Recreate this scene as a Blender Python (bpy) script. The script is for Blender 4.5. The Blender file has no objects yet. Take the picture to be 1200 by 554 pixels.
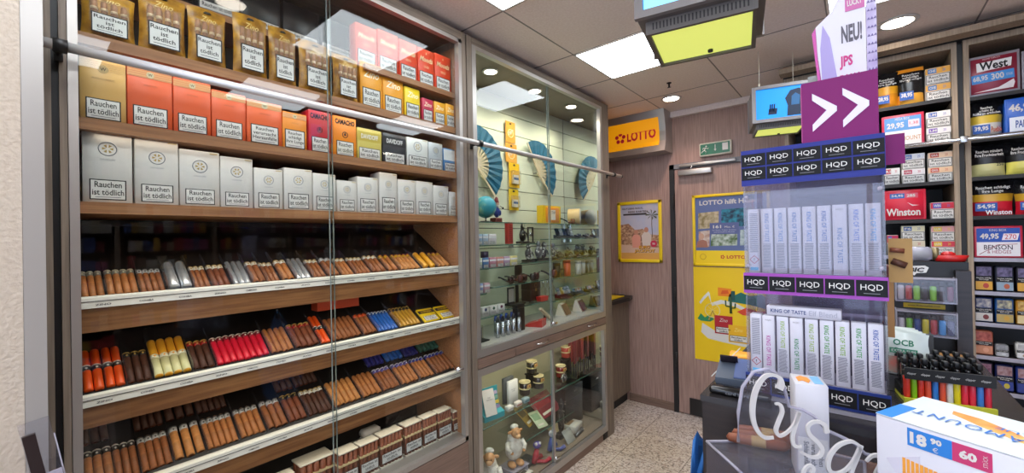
import bpy, bmesh, math, random
from mathutils import Vector, Matrix, Euler
random.seed(7)
sc = bpy.context.scene
COL = sc.collection
PI = math.pi
def R(d): return math.radians(d)

# ---------------------------------------------------------------- camera
EYE = Vector((0, 0, 1.5)); FPX = 485.34; YAW, PITCH, ROLL = .69763903, .004975, .019279
_f = Vector((-math.sin(YAW)*math.cos(PITCH), math.cos(YAW)*math.cos(PITCH), math.sin(PITCH)))
_r = Vector((math.cos(YAW), math.sin(YAW), 0)); _d = _f.cross(_r)
_r2 = math.cos(ROLL)*_r + math.sin(ROLL)*_d; _d2 = -math.sin(ROLL)*_r + math.cos(ROLL)*_d
cam_data = bpy.data.cameras.new('camera'); cam = bpy.data.objects.new('camera', cam_data); COL.objects.link(cam)
cam_data.sensor_width = 36; cam_data.lens = FPX/1200*36; cam_data.clip_start = .02
_m = Matrix(((_r2.x, -_d2.x, -_f.x, EYE.x), (_r2.y, -_d2.y, -_f.y, EYE.y), (_r2.z, -_d2.z, -_f.z, EYE.z), (0, 0, 0, 1)))
cam.matrix_world = _m
sc.camera = cam
def ray(u, v): return _r2*((u-600)/FPX) + _d2*((v-277)/FPX) + _f
def onX(u, v, x): d = ray(u, v); return EYE + d*(x/d.x)          # the point of the plane x = const seen there
def onY(u, v, y): d = ray(u, v); return EYE + d*(y/d.y)
def onZ(u, v, z): d = ray(u, v); return EYE + d*((z-EYE.z)/d.z)
def yX(u, x, v=300): return onX(u, v, x).y
def xY(u, y, v=300): return onY(u, v, y).x

# ---------------------------------------------------------------- world and exposure
w = bpy.data.worlds.new('world'); sc.world = w; w.use_nodes = True
bg = w.node_tree.nodes['Background']; bg.inputs[0].default_value = (.62, .74, 1, 1); bg.inputs[1].default_value = 2.6
sc.view_settings.view_transform = 'Standard'; sc.view_settings.look = 'None'
sc.view_settings.gamma = 1; sc.view_settings.use_curve_mapping = False
sc.view_settings.exposure = 0.42
PANEL_E = 9.0      # ceiling panel emission
SPOT_E = 14.0
sc.cycles.transparent_max_bounces = 24; sc.cycles.max_bounces = 9; sc.cycles.diffuse_bounces = 4
sc.cycles.glossy_bounces = 4; sc.cycles.caustics_reflective = False; sc.cycles.caustics_refractive = False
sc.cycles.sample_clamp_indirect = 4.0

# ---------------------------------------------------------------- materials
def lin(h):
    if isinstance(h, str):
        h = h.lstrip('#'); c = [int(h[i:i+2], 16)/255 for i in (0, 2, 4)]
    else: c = h
    return tuple(x/12.92 if x <= .04045 else ((x+.055)/1.055)**2.4 for x in c) + (1,)
MATS = {}
def mat(h, rough=.5, metal=0, spec=.5, coat=0, name=None):
    k = (h, rough, metal, spec, coat)
    if k in MATS: return MATS[k]
    m = bpy.data.materials.new(name or 'paint'); m.use_nodes = True
    b = m.node_tree.nodes['Principled BSDF']
    b.inputs['Base Color'].default_value = lin(h); b.inputs['Roughness'].default_value = rough
    b.inputs['Metallic'].default_value = metal; b.inputs['Specular IOR Level'].default_value = spec
    b.inputs['Coat Weight'].default_value = coat
    MATS[k] = m; return m
def node(nt, t, **kw):
    n = nt.nodes.new(t)
    for k, v in kw.items(): setattr(n, k, v)
    return n
def noisy(name, c1, c2, scale=(1, 1, 1), nscale=10, rough=.5, detail=4, lo=.35, hi=.65, bump=0, c3=None, spec=.4):
    m = bpy.data.materials.new(name); m.use_nodes = True; nt = m.node_tree; b = nt.nodes['Principled BSDF']
    tc = node(nt, 'ShaderNodeTexCoord'); mp = node(nt, 'ShaderNodeMapping'); mp.inputs['Scale'].default_value = scale
    nz = node(nt, 'ShaderNodeTexNoise'); nz.inputs['Scale'].default_value = nscale; nz.inputs['Detail'].default_value = detail
    cr = node(nt, 'ShaderNodeValToRGB'); cr.color_ramp.elements[0].position = lo; cr.color_ramp.elements[1].position = hi
    cr.color_ramp.elements[0].color = lin(c1); cr.color_ramp.elements[1].color = lin(c2)
    if c3: e = cr.color_ramp.elements.new((lo+hi)/2); e.color = lin(c3)
    nt.links.new(tc.outputs['Object'], mp.inputs[0]); nt.links.new(mp.outputs[0], nz.inputs['Vector'])
    nt.links.new(nz.outputs[0], cr.inputs[0]); nt.links.new(cr.outputs[0], b.inputs['Base Color'])
    b.inputs['Roughness'].default_value = rough; b.inputs['Specular IOR Level'].default_value = spec
    if bump:
        bp = node(nt, 'ShaderNodeBump'); bp.inputs['Strength'].default_value = bump; bp.inputs['Distance'].default_value = .01
        nt.links.new(nz.outputs[0], bp.inputs['Height']); nt.links.new(bp.outputs[0], b.inputs['Normal'])
    return m
def glass(name, tint='#eaf2ee', ior=1.5, rough=0.0, solid=None, film=0.0):
    """clear sheet: what passes straight through plus a Fresnel reflection, the same for every ray"""
    m = bpy.data.materials.new(name); m.use_nodes = True; nt = m.node_tree; nt.nodes.remove(nt.nodes['Principled BSDF'])
    out = nt.nodes['Material Output']
    tr = node(nt, 'ShaderNodeBsdfTransparent'); tr.inputs[0].default_value = lin(tint)
    gl = node(nt, 'ShaderNodeBsdfGlossy'); gl.inputs['Roughness'].default_value = rough
    ge = node(nt, 'ShaderNodeNewGeometry'); fr = node(nt, 'ShaderNodeFresnel')
    mr = node(nt, 'ShaderNodeMapRange'); mr.inputs['To Min'].default_value = ior; mr.inputs['To Max'].default_value = 1/ior
    nt.links.new(ge.outputs['Backfacing'], mr.inputs['Value']); nt.links.new(mr.outputs[0], fr.inputs['IOR'])
    mx = node(nt, 'ShaderNodeMixShader')
    nt.links.new(fr.outputs[0], mx.inputs[0]); nt.links.new(tr.outputs[0], mx.inputs[1]); nt.links.new(gl.outputs[0], mx.inputs[2])
    last = mx
    if film:
        df = node(nt, 'ShaderNodeBsdfDiffuse'); df.inputs[0].default_value = lin(solid or '#ffffff')
        m2 = node(nt, 'ShaderNodeMixShader'); m2.inputs[0].default_value = film
        nt.links.new(mx.outputs[0], m2.inputs[1]); nt.links.new(df.outputs[0], m2.inputs[2]); last = m2
    nt.links.new(last.outputs[0], out.inputs[0])
    return m
def emit(name, h, s):
    m = bpy.data.materials.new(name); m.use_nodes = True; nt = m.node_tree; b = nt.nodes['Principled BSDF']
    b.inputs['Base Color'].default_value = lin(h); b.inputs['Emission Color'].default_value = lin(h); b.inputs['Emission Strength'].default_value = s
    return m
M = dict(
 wall=noisy('cream_wallpaper', '#bdae9d', '#c6b8a8', (1, 1, 1), 110, .85, 3, bump=.3),
 laminate=noisy('pinkish_oak_laminate', '#93766b', '#b09184', (40, 40, 1.5), 3, .45, 5, c3='#a1847a'),
 laminate2=noisy('brown_walnut_laminate', '#6d584c', '#8a7062', (2, 2, 60), 3, .45, 5, .3, .7),
 frame=noisy('grey_brown_oak', '#6c6054', '#857768', (40, 40, 1.5), 3, .5, 5),
 frameh=noisy('grey_brown_oak_horizontal', '#6c6054', '#857768', (40, 1.5, 40), 3, .5, 5),
 shelf=noisy('warm_beech', '#8c5f40', '#ae7b52', (40, 1.2, 40), 3, .45, 5),
 rightoak=noisy('light_oak', '#8d7b68', '#a8957f', (40, 40, 1.5), 3, .5, 5),
 darkwood=noisy('wenge', '#1a1210', '#2c201b', (3, 3, 30), 3, .28, 5),
 cigarwood=noisy('cedar', '#7e4f2e', '#9c6a40', (40, 2, 40), 3, .5, 5),
 ceiling=noisy('mineral_tile', '#ecdcd2', '#f4e6dd', (1, 1, 1), 90, .95, 3, bump=.1, spec=.1),
 tbar=mat('#8f847d', .6), alu=mat('#b9b4ae', .38, .75), chrome=mat('#d8d8d8', .14, 1), steel=mat('#bfc0c0', .25, .9),
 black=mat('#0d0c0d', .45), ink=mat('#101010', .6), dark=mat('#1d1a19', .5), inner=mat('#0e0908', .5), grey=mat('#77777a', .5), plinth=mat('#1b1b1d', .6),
 white=mat('#d3cfca', .5), paper=mat('#dfdcd7', .6), cream=mat('#ddd6c4', .5), ivory=mat('#e6dfd0', .55), yellow=mat('#f3cf16', .4), orange=mat('#ea8b1c', .45),
 red=mat('#c9211f', .4), slat=mat('#dbdec4', .55), lglass=glass('clear_shelf_glass', '#f7fbf9', 1.4),
 glass=glass('door_glass', '#fafcfb', 1.36), mirror=mat('#e8ece8', .02, 1), acryl=glass('clear_acrylic', '#f3f3f6', film=.03, solid='#e6e2ee'), acryl2=glass('acrylic_edge', '#eceaf2', film=.4, solid='#d8d4e2'),
 film=glass('cellophane', '#faf6ec', film=.04, rough=.08),
)
def floor_mat():
    m = bpy.data.materials.new('terrazzo_floor'); m.use_nodes = True; nt = m.node_tree; b = nt.nodes['Principled BSDF']; L = nt.links.new
    tc = node(nt, 'ShaderNodeTexCoord')
    v = node(nt, 'ShaderNodeTexVoronoi'); v.inputs['Scale'].default_value = 95; L(tc.outputs['Object'], v.inputs['Vector'])
    cr = node(nt, 'ShaderNodeValToRGB'); cr.color_ramp.interpolation = 'CONSTANT'
    cols = [(0, '#cfc5bf'), (.24, '#b09f95'), (.38, '#dad2cd'), (.6, '#bdb0a7'), (.74, '#877b74'), (.8, '#ccc2bc'), (.93, '#978a82')]
    cr.color_ramp.elements[0].color = lin(cols[0][1]); cr.color_ramp.elements[1].position = cols[1][0]; cr.color_ramp.elements[1].color = lin(cols[1][1])
    for p, c in cols[2:]: e = cr.color_ramp.elements.new(p); e.color = lin(c)
    sx = node(nt, 'ShaderNodeSeparateColor'); L(v.outputs['Color'], sx.inputs[0]); L(sx.outputs[0], cr.inputs[0])
    nz = node(nt, 'ShaderNodeTexNoise'); nz.inputs['Scale'].default_value = 1.3; L(tc.outputs['Object'], nz.inputs['Vector'])
    c2 = node(nt, 'ShaderNodeValToRGB'); c2.color_ramp.elements[0].position = .4; c2.color_ramp.elements[1].position = .62
    c2.color_ramp.elements[0].color = lin('#ffffff'); c2.color_ramp.elements[1].color = lin('#f4eedd'); L(nz.outputs[0], c2.inputs[0])
    mx = node(nt, 'ShaderNodeMix', data_type='RGBA', blend_type='MULTIPLY'); mx.inputs[0].default_value = 1
    L(cr.outputs[0], mx.inputs[6]); L(c2.outputs[0], mx.inputs[7])
    br = node(nt, 'ShaderNodeTexBrick'); br.offset = 0; br.inputs['Scale'].default_value = 1; br.inputs['Mortar Size'].default_value = .0025
    br.inputs['Brick Width'].default_value = .4; br.inputs['Row Height'].default_value = .4
    br.inputs['Color1'].default_value = br.inputs['Color2'].default_value = (1, 1, 1, 1); br.inputs['Mortar'].default_value = (.35, .32, .3, 1)
    mp = node(nt, 'ShaderNodeMapping'); mp.inputs['Location'].default_value = (.1, .12, 0); L(tc.outputs['Object'], mp.inputs[0]); L(mp.outputs[0], br.inputs['Vector'])
    m2 = node(nt, 'ShaderNodeMix', data_type='RGBA', blend_type='MULTIPLY'); m2.inputs[0].default_value = 1
    L(mx.outputs[2], m2.inputs[6]); L(br.outputs[0], m2.inputs[7]); L(m2.outputs[2], b.inputs['Base Color'])
    b.inputs['Roughness'].default_value = .35; b.inputs['Specular IOR Level'].default_value = .4
    return m
M['floor'] = floor_mat()

# ---------------------------------------------------------------- mesh building
class MB:
    """collects shapes; build() links them as ONE mesh object"""
    def __init__(s): s.v = []; s.f = []; s.mi = []; s.sm = []; s.mats = []; s.T = Matrix()
    def mat(s, m):
        if m not in s.mats: s.mats.append(m)
        return s.mats.index(m)
    def add(s, vs, fs, m, smooth=False, T=None):
        T = s.T @ T if T else s.T
        n = len(s.v); s.v += [T @ Vector(p) for p in vs]; i = s.mat(m)
        for f in fs: s.f.append([n+k for k in f]); s.mi.append(i); s.sm.append(smooth)
        return s
    def box(s, a, b, m, T=None):
        x0, y0, z0 = [min(a[i], b[i]) for i in range(3)]; x1, y1, z1 = [max(a[i], b[i]) for i in range(3)]
        vs = [(x0,y0,z0),(x1,y0,z0),(x1,y1,z0),(x0,y1,z0),(x0,y0,z1),(x1,y0,z1),(x1,y1,z1),(x0,y1,z1)]
        return s.add(vs, [(0,3,2,1),(4,5,6,7),(0,1,5,4),(1,2,6,5),(2,3,7,6),(3,0,4,7)], m, T=T)
    def bbox(s, a, b, m, r=.003, seg=2, T=None):
        """box with rounded edges"""
        bm = bmesh.new(); bmesh.ops.create_cube(bm, size=1)
        c = [(a[i]+b[i])/2 for i in range(3)]; d = [abs(b[i]-a[i]) for i in range(3)]
        for v in bm.verts: v.co = Vector([c[i]+v.co[i]*d[i] for i in range(3)])
        bmesh.ops.bevel(bm, geom=bm.edges[:], offset=min(r, min(d)*.45), segments=seg, affect='EDGES', profile=.5)
        return s.bm(bm, m, True, T)
    def bm(s, bm, m, smooth=False, T=None):
        bm.verts.index_update(); s.add([v.co.copy() for v in bm.verts], [[v.index for v in f.verts] for f in bm.faces], m, smooth, T); bm.free(); return s
    def prism(s, poly, d0, d1, m, axis='y', T=None, smooth=False):
        """poly in the two other axes, extruded along axis"""
        def P(a, b, d): return {'y': (a, d, b), 'x': (d, a, b), 'z': (a, b, d)}[axis]
        n = len(poly); vs = [P(a, b, d0) for a, b in poly] + [P(a, b, d1) for a, b in poly]
        fs = [list(range(n)), list(range(2*n-1, n-1, -1))]
        ar = sum(poly[i][0]*poly[(i+1) % n][1]-poly[(i+1) % n][0]*poly[i][1] for i in range(n))
        side = [(i, i+n, (i+1) % n + n, (i+1) % n) for i in range(n)]
        k = s.add(vs, fs + side, m, smooth, T)
        return k
    def lathe(s, prof, m, n=16, T=None, smooth=True, a0=0, a1=2*PI):
        """prof: list of (r, z)"""
        vs = []; fs = []
        ring = len(prof) == 4 and prof[0][0] == prof[-1][0] and prof[0][0] > 1e-3
        if ring: prof = list(prof)+[prof[0]]
        full = abs(a1-a0-2*PI) < 1e-6; c = n if full else n+1
        for r, z in prof:
            for k in range(c):
                a = a0+(a1-a0)*k/n; vs.append((r*math.cos(a), r*math.sin(a), z))
        for i in range(len(prof)-1):
            for k in range(n):
                j = (k+1) % c
                fs.append((i*c+k, i*c+j, (i+1)*c+j, (i+1)*c+k))
        if full and not ring:
            if prof[0][0] > 1e-6: fs.append(list(range(c))[::-1])
            if prof[-1][0] > 1e-6: fs.append([(len(prof)-1)*c+k for k in range(c)])
        return s.add(vs, fs, m, smooth, T)
    def cyl(s, r, z0, z1, m, n=16, T=None): return s.lathe([(r, z0), (r, z1)], m, n, T)
    def tube(s, pts, r, m, n=8, T=None, closed=False):
        pts = [Vector(p) for p in pts]; vs = []; fs = []; N = len(pts)
        rr = r if isinstance(r, (list, tuple)) else [r]*N
        up = Vector((0, 0, 1))
        for i, p in enumerate(pts):
            t = (pts[min(i+1, N-1)]-pts[max(i-1, 0)]).normalized()
            a = t.cross(up)
            if a.length < .05: a = t.cross(Vector((1, 0, 0)))
            a.normalize(); b = t.cross(a).normalized()
            for k in range(n):
                q = 2*PI*k/n; vs.append(p + (a*math.cos(q)+b*math.sin(q))*rr[i])
        for i in range(N-1):
            for k in range(n): fs.append((i*n+k, (i+1)*n+k, (i+1)*n+(k+1) % n, i*n+(k+1) % n))
        fs.append(list(range(n))); fs.append([(N-1)*n+k for k in range(n)][::-1])
        return s.add(vs, fs, m, True, T)
    def blob(s, c, rad, m, sub=2, rough=0, T=None, seed=1):
        bm = bmesh.new(); bmesh.ops.create_icosphere(bm, subdivisions=sub, radius=1); rnd = random.Random(seed)
        for v in bm.verts:
            k = 1 + (rnd.random()-.5)*rough
            v.co = Vector((c[0]+v.co.x*rad[0]*k, c[1]+v.co.y*rad[1]*k, c[2]+v.co.z*rad[2]*k))
        return s.bm(bm, m, True, T)
    def text(s, string, cx, cz, w, h, y, m, bold=0, spacing=1, depth=.0004, T=None, keep=False, shear=0, rot=0, leading=1):
        """flat lettering centred at (cx, cz) in the local xz plane, fitted to w x h, facing -y"""
        vs, fs, bb = text_mesh(string, bold, spacing, shear, leading)
        W = bb[1]-bb[0]; Hh = bb[3]-bb[2]; sx = w/W; sz = h/Hh
        if keep: sx = sz = min(sx, sz)
        mx, mz = (bb[0]+bb[1])/2, (bb[2]+bb[3])/2; cr, sr = math.cos(rot), math.sin(rot)
        out = []
        for p in vs:
            a, b = (p[0]-mx)*sx, (p[1]-mz)*sz
            out.append((cx + a*cr-b*sr, y-depth, cz + a*sr+b*cr))
        return s.add(out, fs, m, False, T)
    def mesh(s, name):
        me = bpy.data.meshes.new(name); me.from_pydata([tuple(v) for v in s.v], [], s.f)
        for m in s.mats: me.materials.append(m)
        me.polygons.foreach_set('material_index', s.mi); me.polygons.foreach_set('use_smooth', s.sm)
        me.update(); return me
    def build(s, name, parent=None, loc=None, rz=0):
        return link(name, s.mesh(name), parent, loc, rz)
_TX = {}
def text_mesh(string, bold=0, spacing=1, shear=0, leading=1):
    k = (string, bold, spacing, shear, leading)
    if k not in _TX:
        c = bpy.data.curves.new('lettering', 'FONT'); c.body = string; c.align_x = 'CENTER'; c.resolution_u = 2
        c.offset = bold; c.space_character = spacing; c.shear = shear; c.space_line = leading
        o = bpy.data.objects.new('lettering', c); me = bpy.data.meshes.new_from_object(o)
        vs = [tuple(v.co) for v in me.vertices]; fs = [tuple(p.vertices) for p in me.polygons]
        bb = (min(v[0] for v in vs), max(v[0] for v in vs), min(v[1] for v in vs), max(v[1] for v in vs))
        bpy.data.objects.remove(o); bpy.data.curves.remove(c); bpy.data.meshes.remove(me)
        _TX[k] = (vs, fs, bb)
    return _TX[k]
def link(name, data, parent=None, loc=None, rz=0):
    o = bpy.data.objects.new(name, data); COL.objects.link(o)
    if parent is not None: o.parent = parent
    if loc is not None: o.location = loc
    if rz: o.rotation_euler = (0, 0, rz)
    return o
def tag(o, label, cat, group=None):
    o['label'] = label; o['category'] = cat
    if group: o['group'] = group
    return o
def thing(name, label, cat, loc=(0, 0, 0), rz=0, group=None):
    return tag(link(name, None, None, loc, rz), label, cat, group)
def struct(o): o['kind'] = 'structure'; return o
def partlabel(o, t): o['label'] = t; return o
ORD = ['first', 'second', 'third', 'fourth', 'fifth', 'sixth', 'seventh', 'eighth', 'ninth', 'tenth', 'eleventh', 'twelfth', 'thirteenth', 'fourteenth']
def T3(x=0, y=0, z=0, rx=0, ry=0, rz=0, s=1):
    return Matrix.Translation((x, y, z)) @ Euler((rx, ry, rz)).to_matrix().to_4x4() @ Matrix.Scale(s, 4)
_MC = {}
def cached(key, fn, name):
    if key not in _MC: _MC[key] = fn().mesh(name)
    return _MC[key]
EAST = PI/2      # products in the left-hand cabinets look towards +x

# ================================================================ THE ROOM
HC = 2.545
b = MB(); b.box((-2.1, -3.4, -.1), (3.3, 3.8, 0), M['floor']); struct(b.build('floor'))
b = MB(); b.box((-2.1, -3.4, HC), (3.3, 3.8, HC+.1), M['ceiling']); struct(b.build('ceiling'))
b = MB(); b.box((-2.0, 3.6, 0), (3.2, 3.75, HC), M['laminate']); struct(b.build('wall_back'))
b = MB(); b.box((-2.05, -3.2, 0), (-1.92, 3.6, HC), M['wall']); struct(b.build('wall_left'))
b = MB(); b.box((-1.92, -.9, 0), (-1.31, .006, HC), M['wall']); struct(b.build('wall_left_pier'))
b = MB(); b.box((-1.46, .0065, .0), (-1.309, .0375, HC), mat('#b3aea9', .32, .35)); struct(b.build('trim_1'))
b = MB(); b.box((3.0, -3.2, 0), (3.15, 3.6, HC), M['wall']); struct(b.build('wall_right'))
b = MB(); b.box((-2.0, -3.3, 0), (-1.7, -3.15, HC), M['wall']); b.box((2.7, -3.3, 0), (3.1, -3.15, HC), M['wall']); b.box((-1.7, -3.3, 2.4), (2.7, -3.15, HC), M['wall']); struct(b.build('wall_front'))
b = MB()
for x in (-1.7, -.82, .06, .94, 1.82, 2.66): b.box((x, -3.27, 0), (x+.04, -3.2, 2.4), M['white'])
for z in (0, 1.1, 2.36): b.box((-1.7, -3.27, z), (2.7, -3.2, z+.04), M['white'])
struct(b.build('window_1'))
b = MB(); b.box((-1.64, 3.588, 0), (-1.16, 3.5995, .07), M['laminate2']); struct(b.build('baseboard_back'))
# ceiling grid bars
b = MB()
for x in (-1.235, -.668, -.10, .468, 1.04, 1.6): b.box((x-.0035, -3.15, HC-.0016), (x+.0035, 3.6, HC-.0001), M['tbar'])
for y in (3.10, 2.535, 2.05, 1.44, .925, .33, -.19, -.79, -1.3, -1.9, -2.4): b.box((-1.9, y-.0035, HC-.0018), (3, y+.0035, HC-.0001), M['tbar'])
struct(b.build('trim_2'))
b = MB(); b.box((-1.9, 3.555, HC-.05), (3, 3.5995, HC-.002), M['ceiling']); struct(b.build('trim_3'))
M['panel'] = emit('light_panel', '#f0f8ff', PANEL_E)
n = 0
for y0, y1 in ((.93, 1.435), (2.055, 2.53), (-.19, .32), (-1.3, -.8), (-2.4, -1.9)):
    for x0 in (-1.232, -.095, 1.045):
        if x0 > 1 and y0 > -.5: continue
        wh = {-1.232: 'above the glass cabinets', -.095: 'in the middle row', 1.045: 'in the right-hand row'}[x0]
        t = thing('ceiling_light_panel', 'square white ceiling light panel %s, %s from the far wall' % (wh, {2.055: 'nearest', .93: 'second', -.19: 'third', -1.3: 'fourth', -2.4: 'fifth'}[y0]), 'light', (x0+.255, (y0+y1)/2, HC), 0, 'ceiling light panels')
        hx, hy = .255, (y1-y0)/2
        b = MB(); b.box((-hx+.008, -hy+.008, -.004), (hx-.008, hy-.008, -.0025), M['panel']); b.build('diffuser', t)
        b = MB()
        for s_ in (-1, 1): b.box((s_*hx, -hy, -.006), (s_*(hx-.008), hy, -.0022), M['white']); b.box((-hx, s_*hy, -.006), (hx, s_*(hy-.008), -.0022), M['white'])
        b.build('panel_frame', t)
M['lampdisc'] = emit('lamp_disc', '#fff3e4', SPOT_E)
def downlight(x, y, z, label, r=.05, power=9, col=(1, .86, .74), group='ceiling downlights', spread=120):
    t = thing('recessed_downlight', label, 'light', (x, y, z), 0, group)
    b = MB(); b.lathe([(r*1.35, -.002), (r*1.35, -.006), (r*1.05, -.009), (r*1.02, -.003)], M['white'], 28); b.build('trim_ring', t)
    b = MB(); b.lathe([(r, -.0075), (.0001, -.0075)], M['lampdisc'], 28); b.build('lamp_disc', t)
    if power:
        l = bpy.data.lights.new('downlight', 'SPOT'); l.energy = power; l.color = col; l.spot_size = R(spread); l.spot_blend = .6; l.shadow_soft_size = r*.8
        o = link('downlight_beam', l, t, (0, 0, -.012))
    return t
downlight(-1.077, 3.2, HC, 'round ceiling downlight in front of the lotto sign', .055, 16, (1, .72, .62))
downlight(.165, 2.83, HC, 'round ceiling downlight above the tobacco shelves', .06, 16)
downlight(-.93, .6, HC, 'round ceiling downlight nearest the tall cigar cabinet', .055, 12)
downlight(1.3, 2.83, HC, 'round ceiling downlight at the right end of the tobacco shelves', .06, 12)
t = thing('ceiling_sensor', 'small dark sprinkler sensor hanging from the ceiling before the downlight', 'sensor', onZ(784, 97, HC))
b = MB(); b.cyl(.016, -.004, -.0005, M['dark'], 14); b.build('rosette', t)
b = MB(); b.cyl(.006, -.03, -.004, M['dark'], 10); b.box((-.012, -.002, -.034), (.012, .002, -.03), M['dark']); b.build('sensor_tip', t)

# door in the back wall, frame, closer, kick plate
b = MB(); b.box((-1.192, 3.585, .012), (-.35, 3.598, 2.05), M['laminate']); d = struct(b.build('door_1'))
k = MB(); k.box((-1.106, 3.578, .012), (-.36, 3.5845, .147), M['dark']); k.build('kick_plate', d)
k = MB()
for z in (.45, 1.0, 1.78):
    k = MB(); k.cyl(.009, -.06, .06, M['dark'], 10, T3(-1.203, 3.574, z)); k.build('hinge', d)
b = MB(); b.box((-1.235, 3.58, 0), (-1.196, 3.5995, 2.1), M['dark']); b.box((-1.235, 3.58, 2.06), (-.33, 3.5995, 2.1), M['grey']); b.box((-.345, 3.58, 0), (-.31, 3.5995, 2.1), M['dark']); struct(b.build('trim_4'))
t = thing('door_closer', 'silver overhead door closer at the top of the back door', 'door closer', (-1.0, 3.585, 2.05))
b = MB(); b.bbox((-.15, -.05, -.055), (.11, -.0005, -.012), M['alu'], .004); b.build('closer_body', t)
b = MB(); b.bbox((-.145, -.03, .018), (.28, -.01, .038), M['alu'], .003); b.cyl(.008, -.012, .02, M['steel'], 10, T3(-.05, -.022, 0)); b.build('slide_arm', t)
# ================================================================ WALL SIGNS AND POSTERS
YB = 3.598
def wallT(t=None): return None
# lotto light box sign
t = thing('lotto_sign', 'yellow lotto box sign hanging high on the back wall', 'sign', (-1.47, 3.5, 2.2))
b = MB()   # housing: curved front, profile in the yz plane
pr = [(.095, .345), (-.10, .345), (-.075, .25), (-.06, .17), (-.062, .09), (-.095, .0), (.095, .0)]
b.prism(pr, -.30, .262, M['alu'], 'x'); b.build('housing', t)
def curvey(z): 
    P = [(0, -.095), (.09, -.062), (.17, -.06), (.25, -.075), (.345, -.10)]
    for i in range(4):
        if P[i][0] <= z <= P[i+1][0]:
            q = (z-P[i][0])/(P[i+1][0]-P[i][0]); return P[i][1]*(1-q)+P[i+1][1]*q
    return -.1
b = MB(); zs = [.055, .09, .17, .25, .285]
M['lottoy'] = emit('lit_yellow_acrylic', '#e99a08', .38)
vs = []; fs = []
for i, z in enumerate(zs): vs += [(-.30, curvey(z)-.002, z), (.21, curvey(z)-.002, z)]
for i in range(len(zs)-1): fs.append((2*i, 2*i+1, 2*i+3, 2*i+2))
b.add(vs, fs, M['lottoy']); b.build('lit_panel', t)
b = MB(); lred = mat('#d81c38', .5)
b.text('LOTTO', .055, .165, .255, .088, -.066, lred, bold=.04)
for k in range(5):
    a = 2*PI*k/5+.3; c = (-.135+math.cos(a)*.034, .165+math.sin(a)*.034)
    b.prism([(c[0]+math.cos(q*PI/4)*.018, c[1]+math.sin(q*PI/4)*.018) for q in range(8)], -.0685, -.0675, lred)
b.build('lettering', t)
# exit sign
t = thing('exit_sign', 'green emergency exit sign with running man in a pale frame', 'sign', (-.865, YB, 2.135), 0)
b = MB(); b.bbox((-.12, -.04, -.005), (.12, -.001, .105), M['cream'], .012, 3); b.build('housing', t)
b = MB(); b.box((-.108, -.042, .008), (.108, -.0405, .092), mat('#1b6a4c', .35)); b.build('green_panel', t)
b = MB(); w_ = M['paper']
b.blob((-.064, -.043, .074), (.008, .0008, .008), w_, 1)
for pts in ([(-.068, .063), (-.078, .043)], [(-.078, .043), (-.064, .032), (-.068, .018)], [(-.078, .043), (-.092, .036), (-.1, .024)], [(-.068, .062), (-.054, .054), (-.046, .06)], [(-.068, .062), (-.085, .062), (-.09, .052)]):
    b.tube([(x, -.043, z) for x, z in pts], .0035, w_, 6)
b.box((.0, -.0435, .042), (.005, -.042, .08), w_); b.prism([(-.007, .044), (.0025, .028), (.012, .044)], -.0435, -.042, w_)
b.box((.055, -.0435, .028), (.095, -.042, .083), w_); b.build('pictogram', t)

def framed(name, label, x0, x1, z0, z1, fw=.028, yb=YB):
    t = thing(name, label, 'poster', ((x0+x1)/2, yb, z0))
    W = (x1-x0)/2; H = z1-z0; b = MB()
    for s_ in (-1, 1): b.bbox((s_*W, -.018, 0), (s_*(W-fw), -.0005, H), M['yellow'], .004)
    b.bbox((-W, -.018, 0), (W, -.0005, fw), M['yellow'], .004); b.bbox((-W, -.018, H-fw), (W, -.0005, H), M['yellow'], .004)
    b.build('poster_frame', t); return t, W-fw, H-fw
t, W, H = framed('framed_poster', 'yellow framed jackpot poster with palm tree and two people', -1.72, -1.31, 1.265, 1.815)
b = MB(); sk = noisy('poster_sky', '#c9bfc4', '#b7b9cc', (1, 1, 1), 9, .35); gr = noisy('poster_garden', '#7d5b4c', '#d3b08f', (1, 1, 1.6), 42, .35, c3='#b08466')
b.box((-W, -.006, .028), (W, -.001, H), sk)
b.prism([(-W, .1), (W, .1), (W, .24), (.09, .25), (.03, .30), (-.04, .29), (-.1, .35), (-W, .34)], -.007, -.006, gr)
b.box((-W, -.0075, .028), (W, -.006, .085), mat('#e0a557', .4)); b.prism([(-W, .085), (W, .085), (W, .13), (-W, .16)], -.0078, -.006, mat('#d9b7a0', .4))
b.build('print', t)
b = MB(); pk = mat('#e39a84', .45)
for cx, cz, s_, c in ((-.03, .22, 1.0, pk), (.065, .24, 1.05, mat('#d9c7b8', .5))):
    b.prism([(cx-.035*s_, cz-.09), (cx+.035*s_, cz-.09), (cx+.042*s_, cz), (cx+.02*s_, cz+.03), (cx-.02*s_, cz+.03), (cx-.042*s_, cz)], -.0092, -.008, c)
    b.prism([(cx+math.cos(q*PI/5)*.02, cz+.05+math.sin(q*PI/5)*.024) for q in range(10)], -.0095, -.008, mat('#c98b70', .5))
tr = mat('#6d5a48', .5); b.tube([(.12, -.009, .22), (.116, -.009, .33), (.118, -.009, .42)], .003, tr, 5)
for k in range(8):
    a = 2*PI*k/8; b.prism([(.118, .42), (.118+math.cos(a)*.05-.01*math.sin(a), .42+math.sin(a)*.04+.01), (.118+math.cos(a)*.058, .415+math.sin(a)*.045)], -.0093, -.0085, mat('#5c5b3f', .5))
b.prism([(.13+math.cos(q*PI/8)*.03, .165+math.sin(q*PI/8)*.03) for q in range(16)], -.0097, -.008, mat('#c92a4c', .5))
b.text('90', .13, .165, .024, .018, -.0099, M['white'], bold=.02)
b.build('picture', t)
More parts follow.
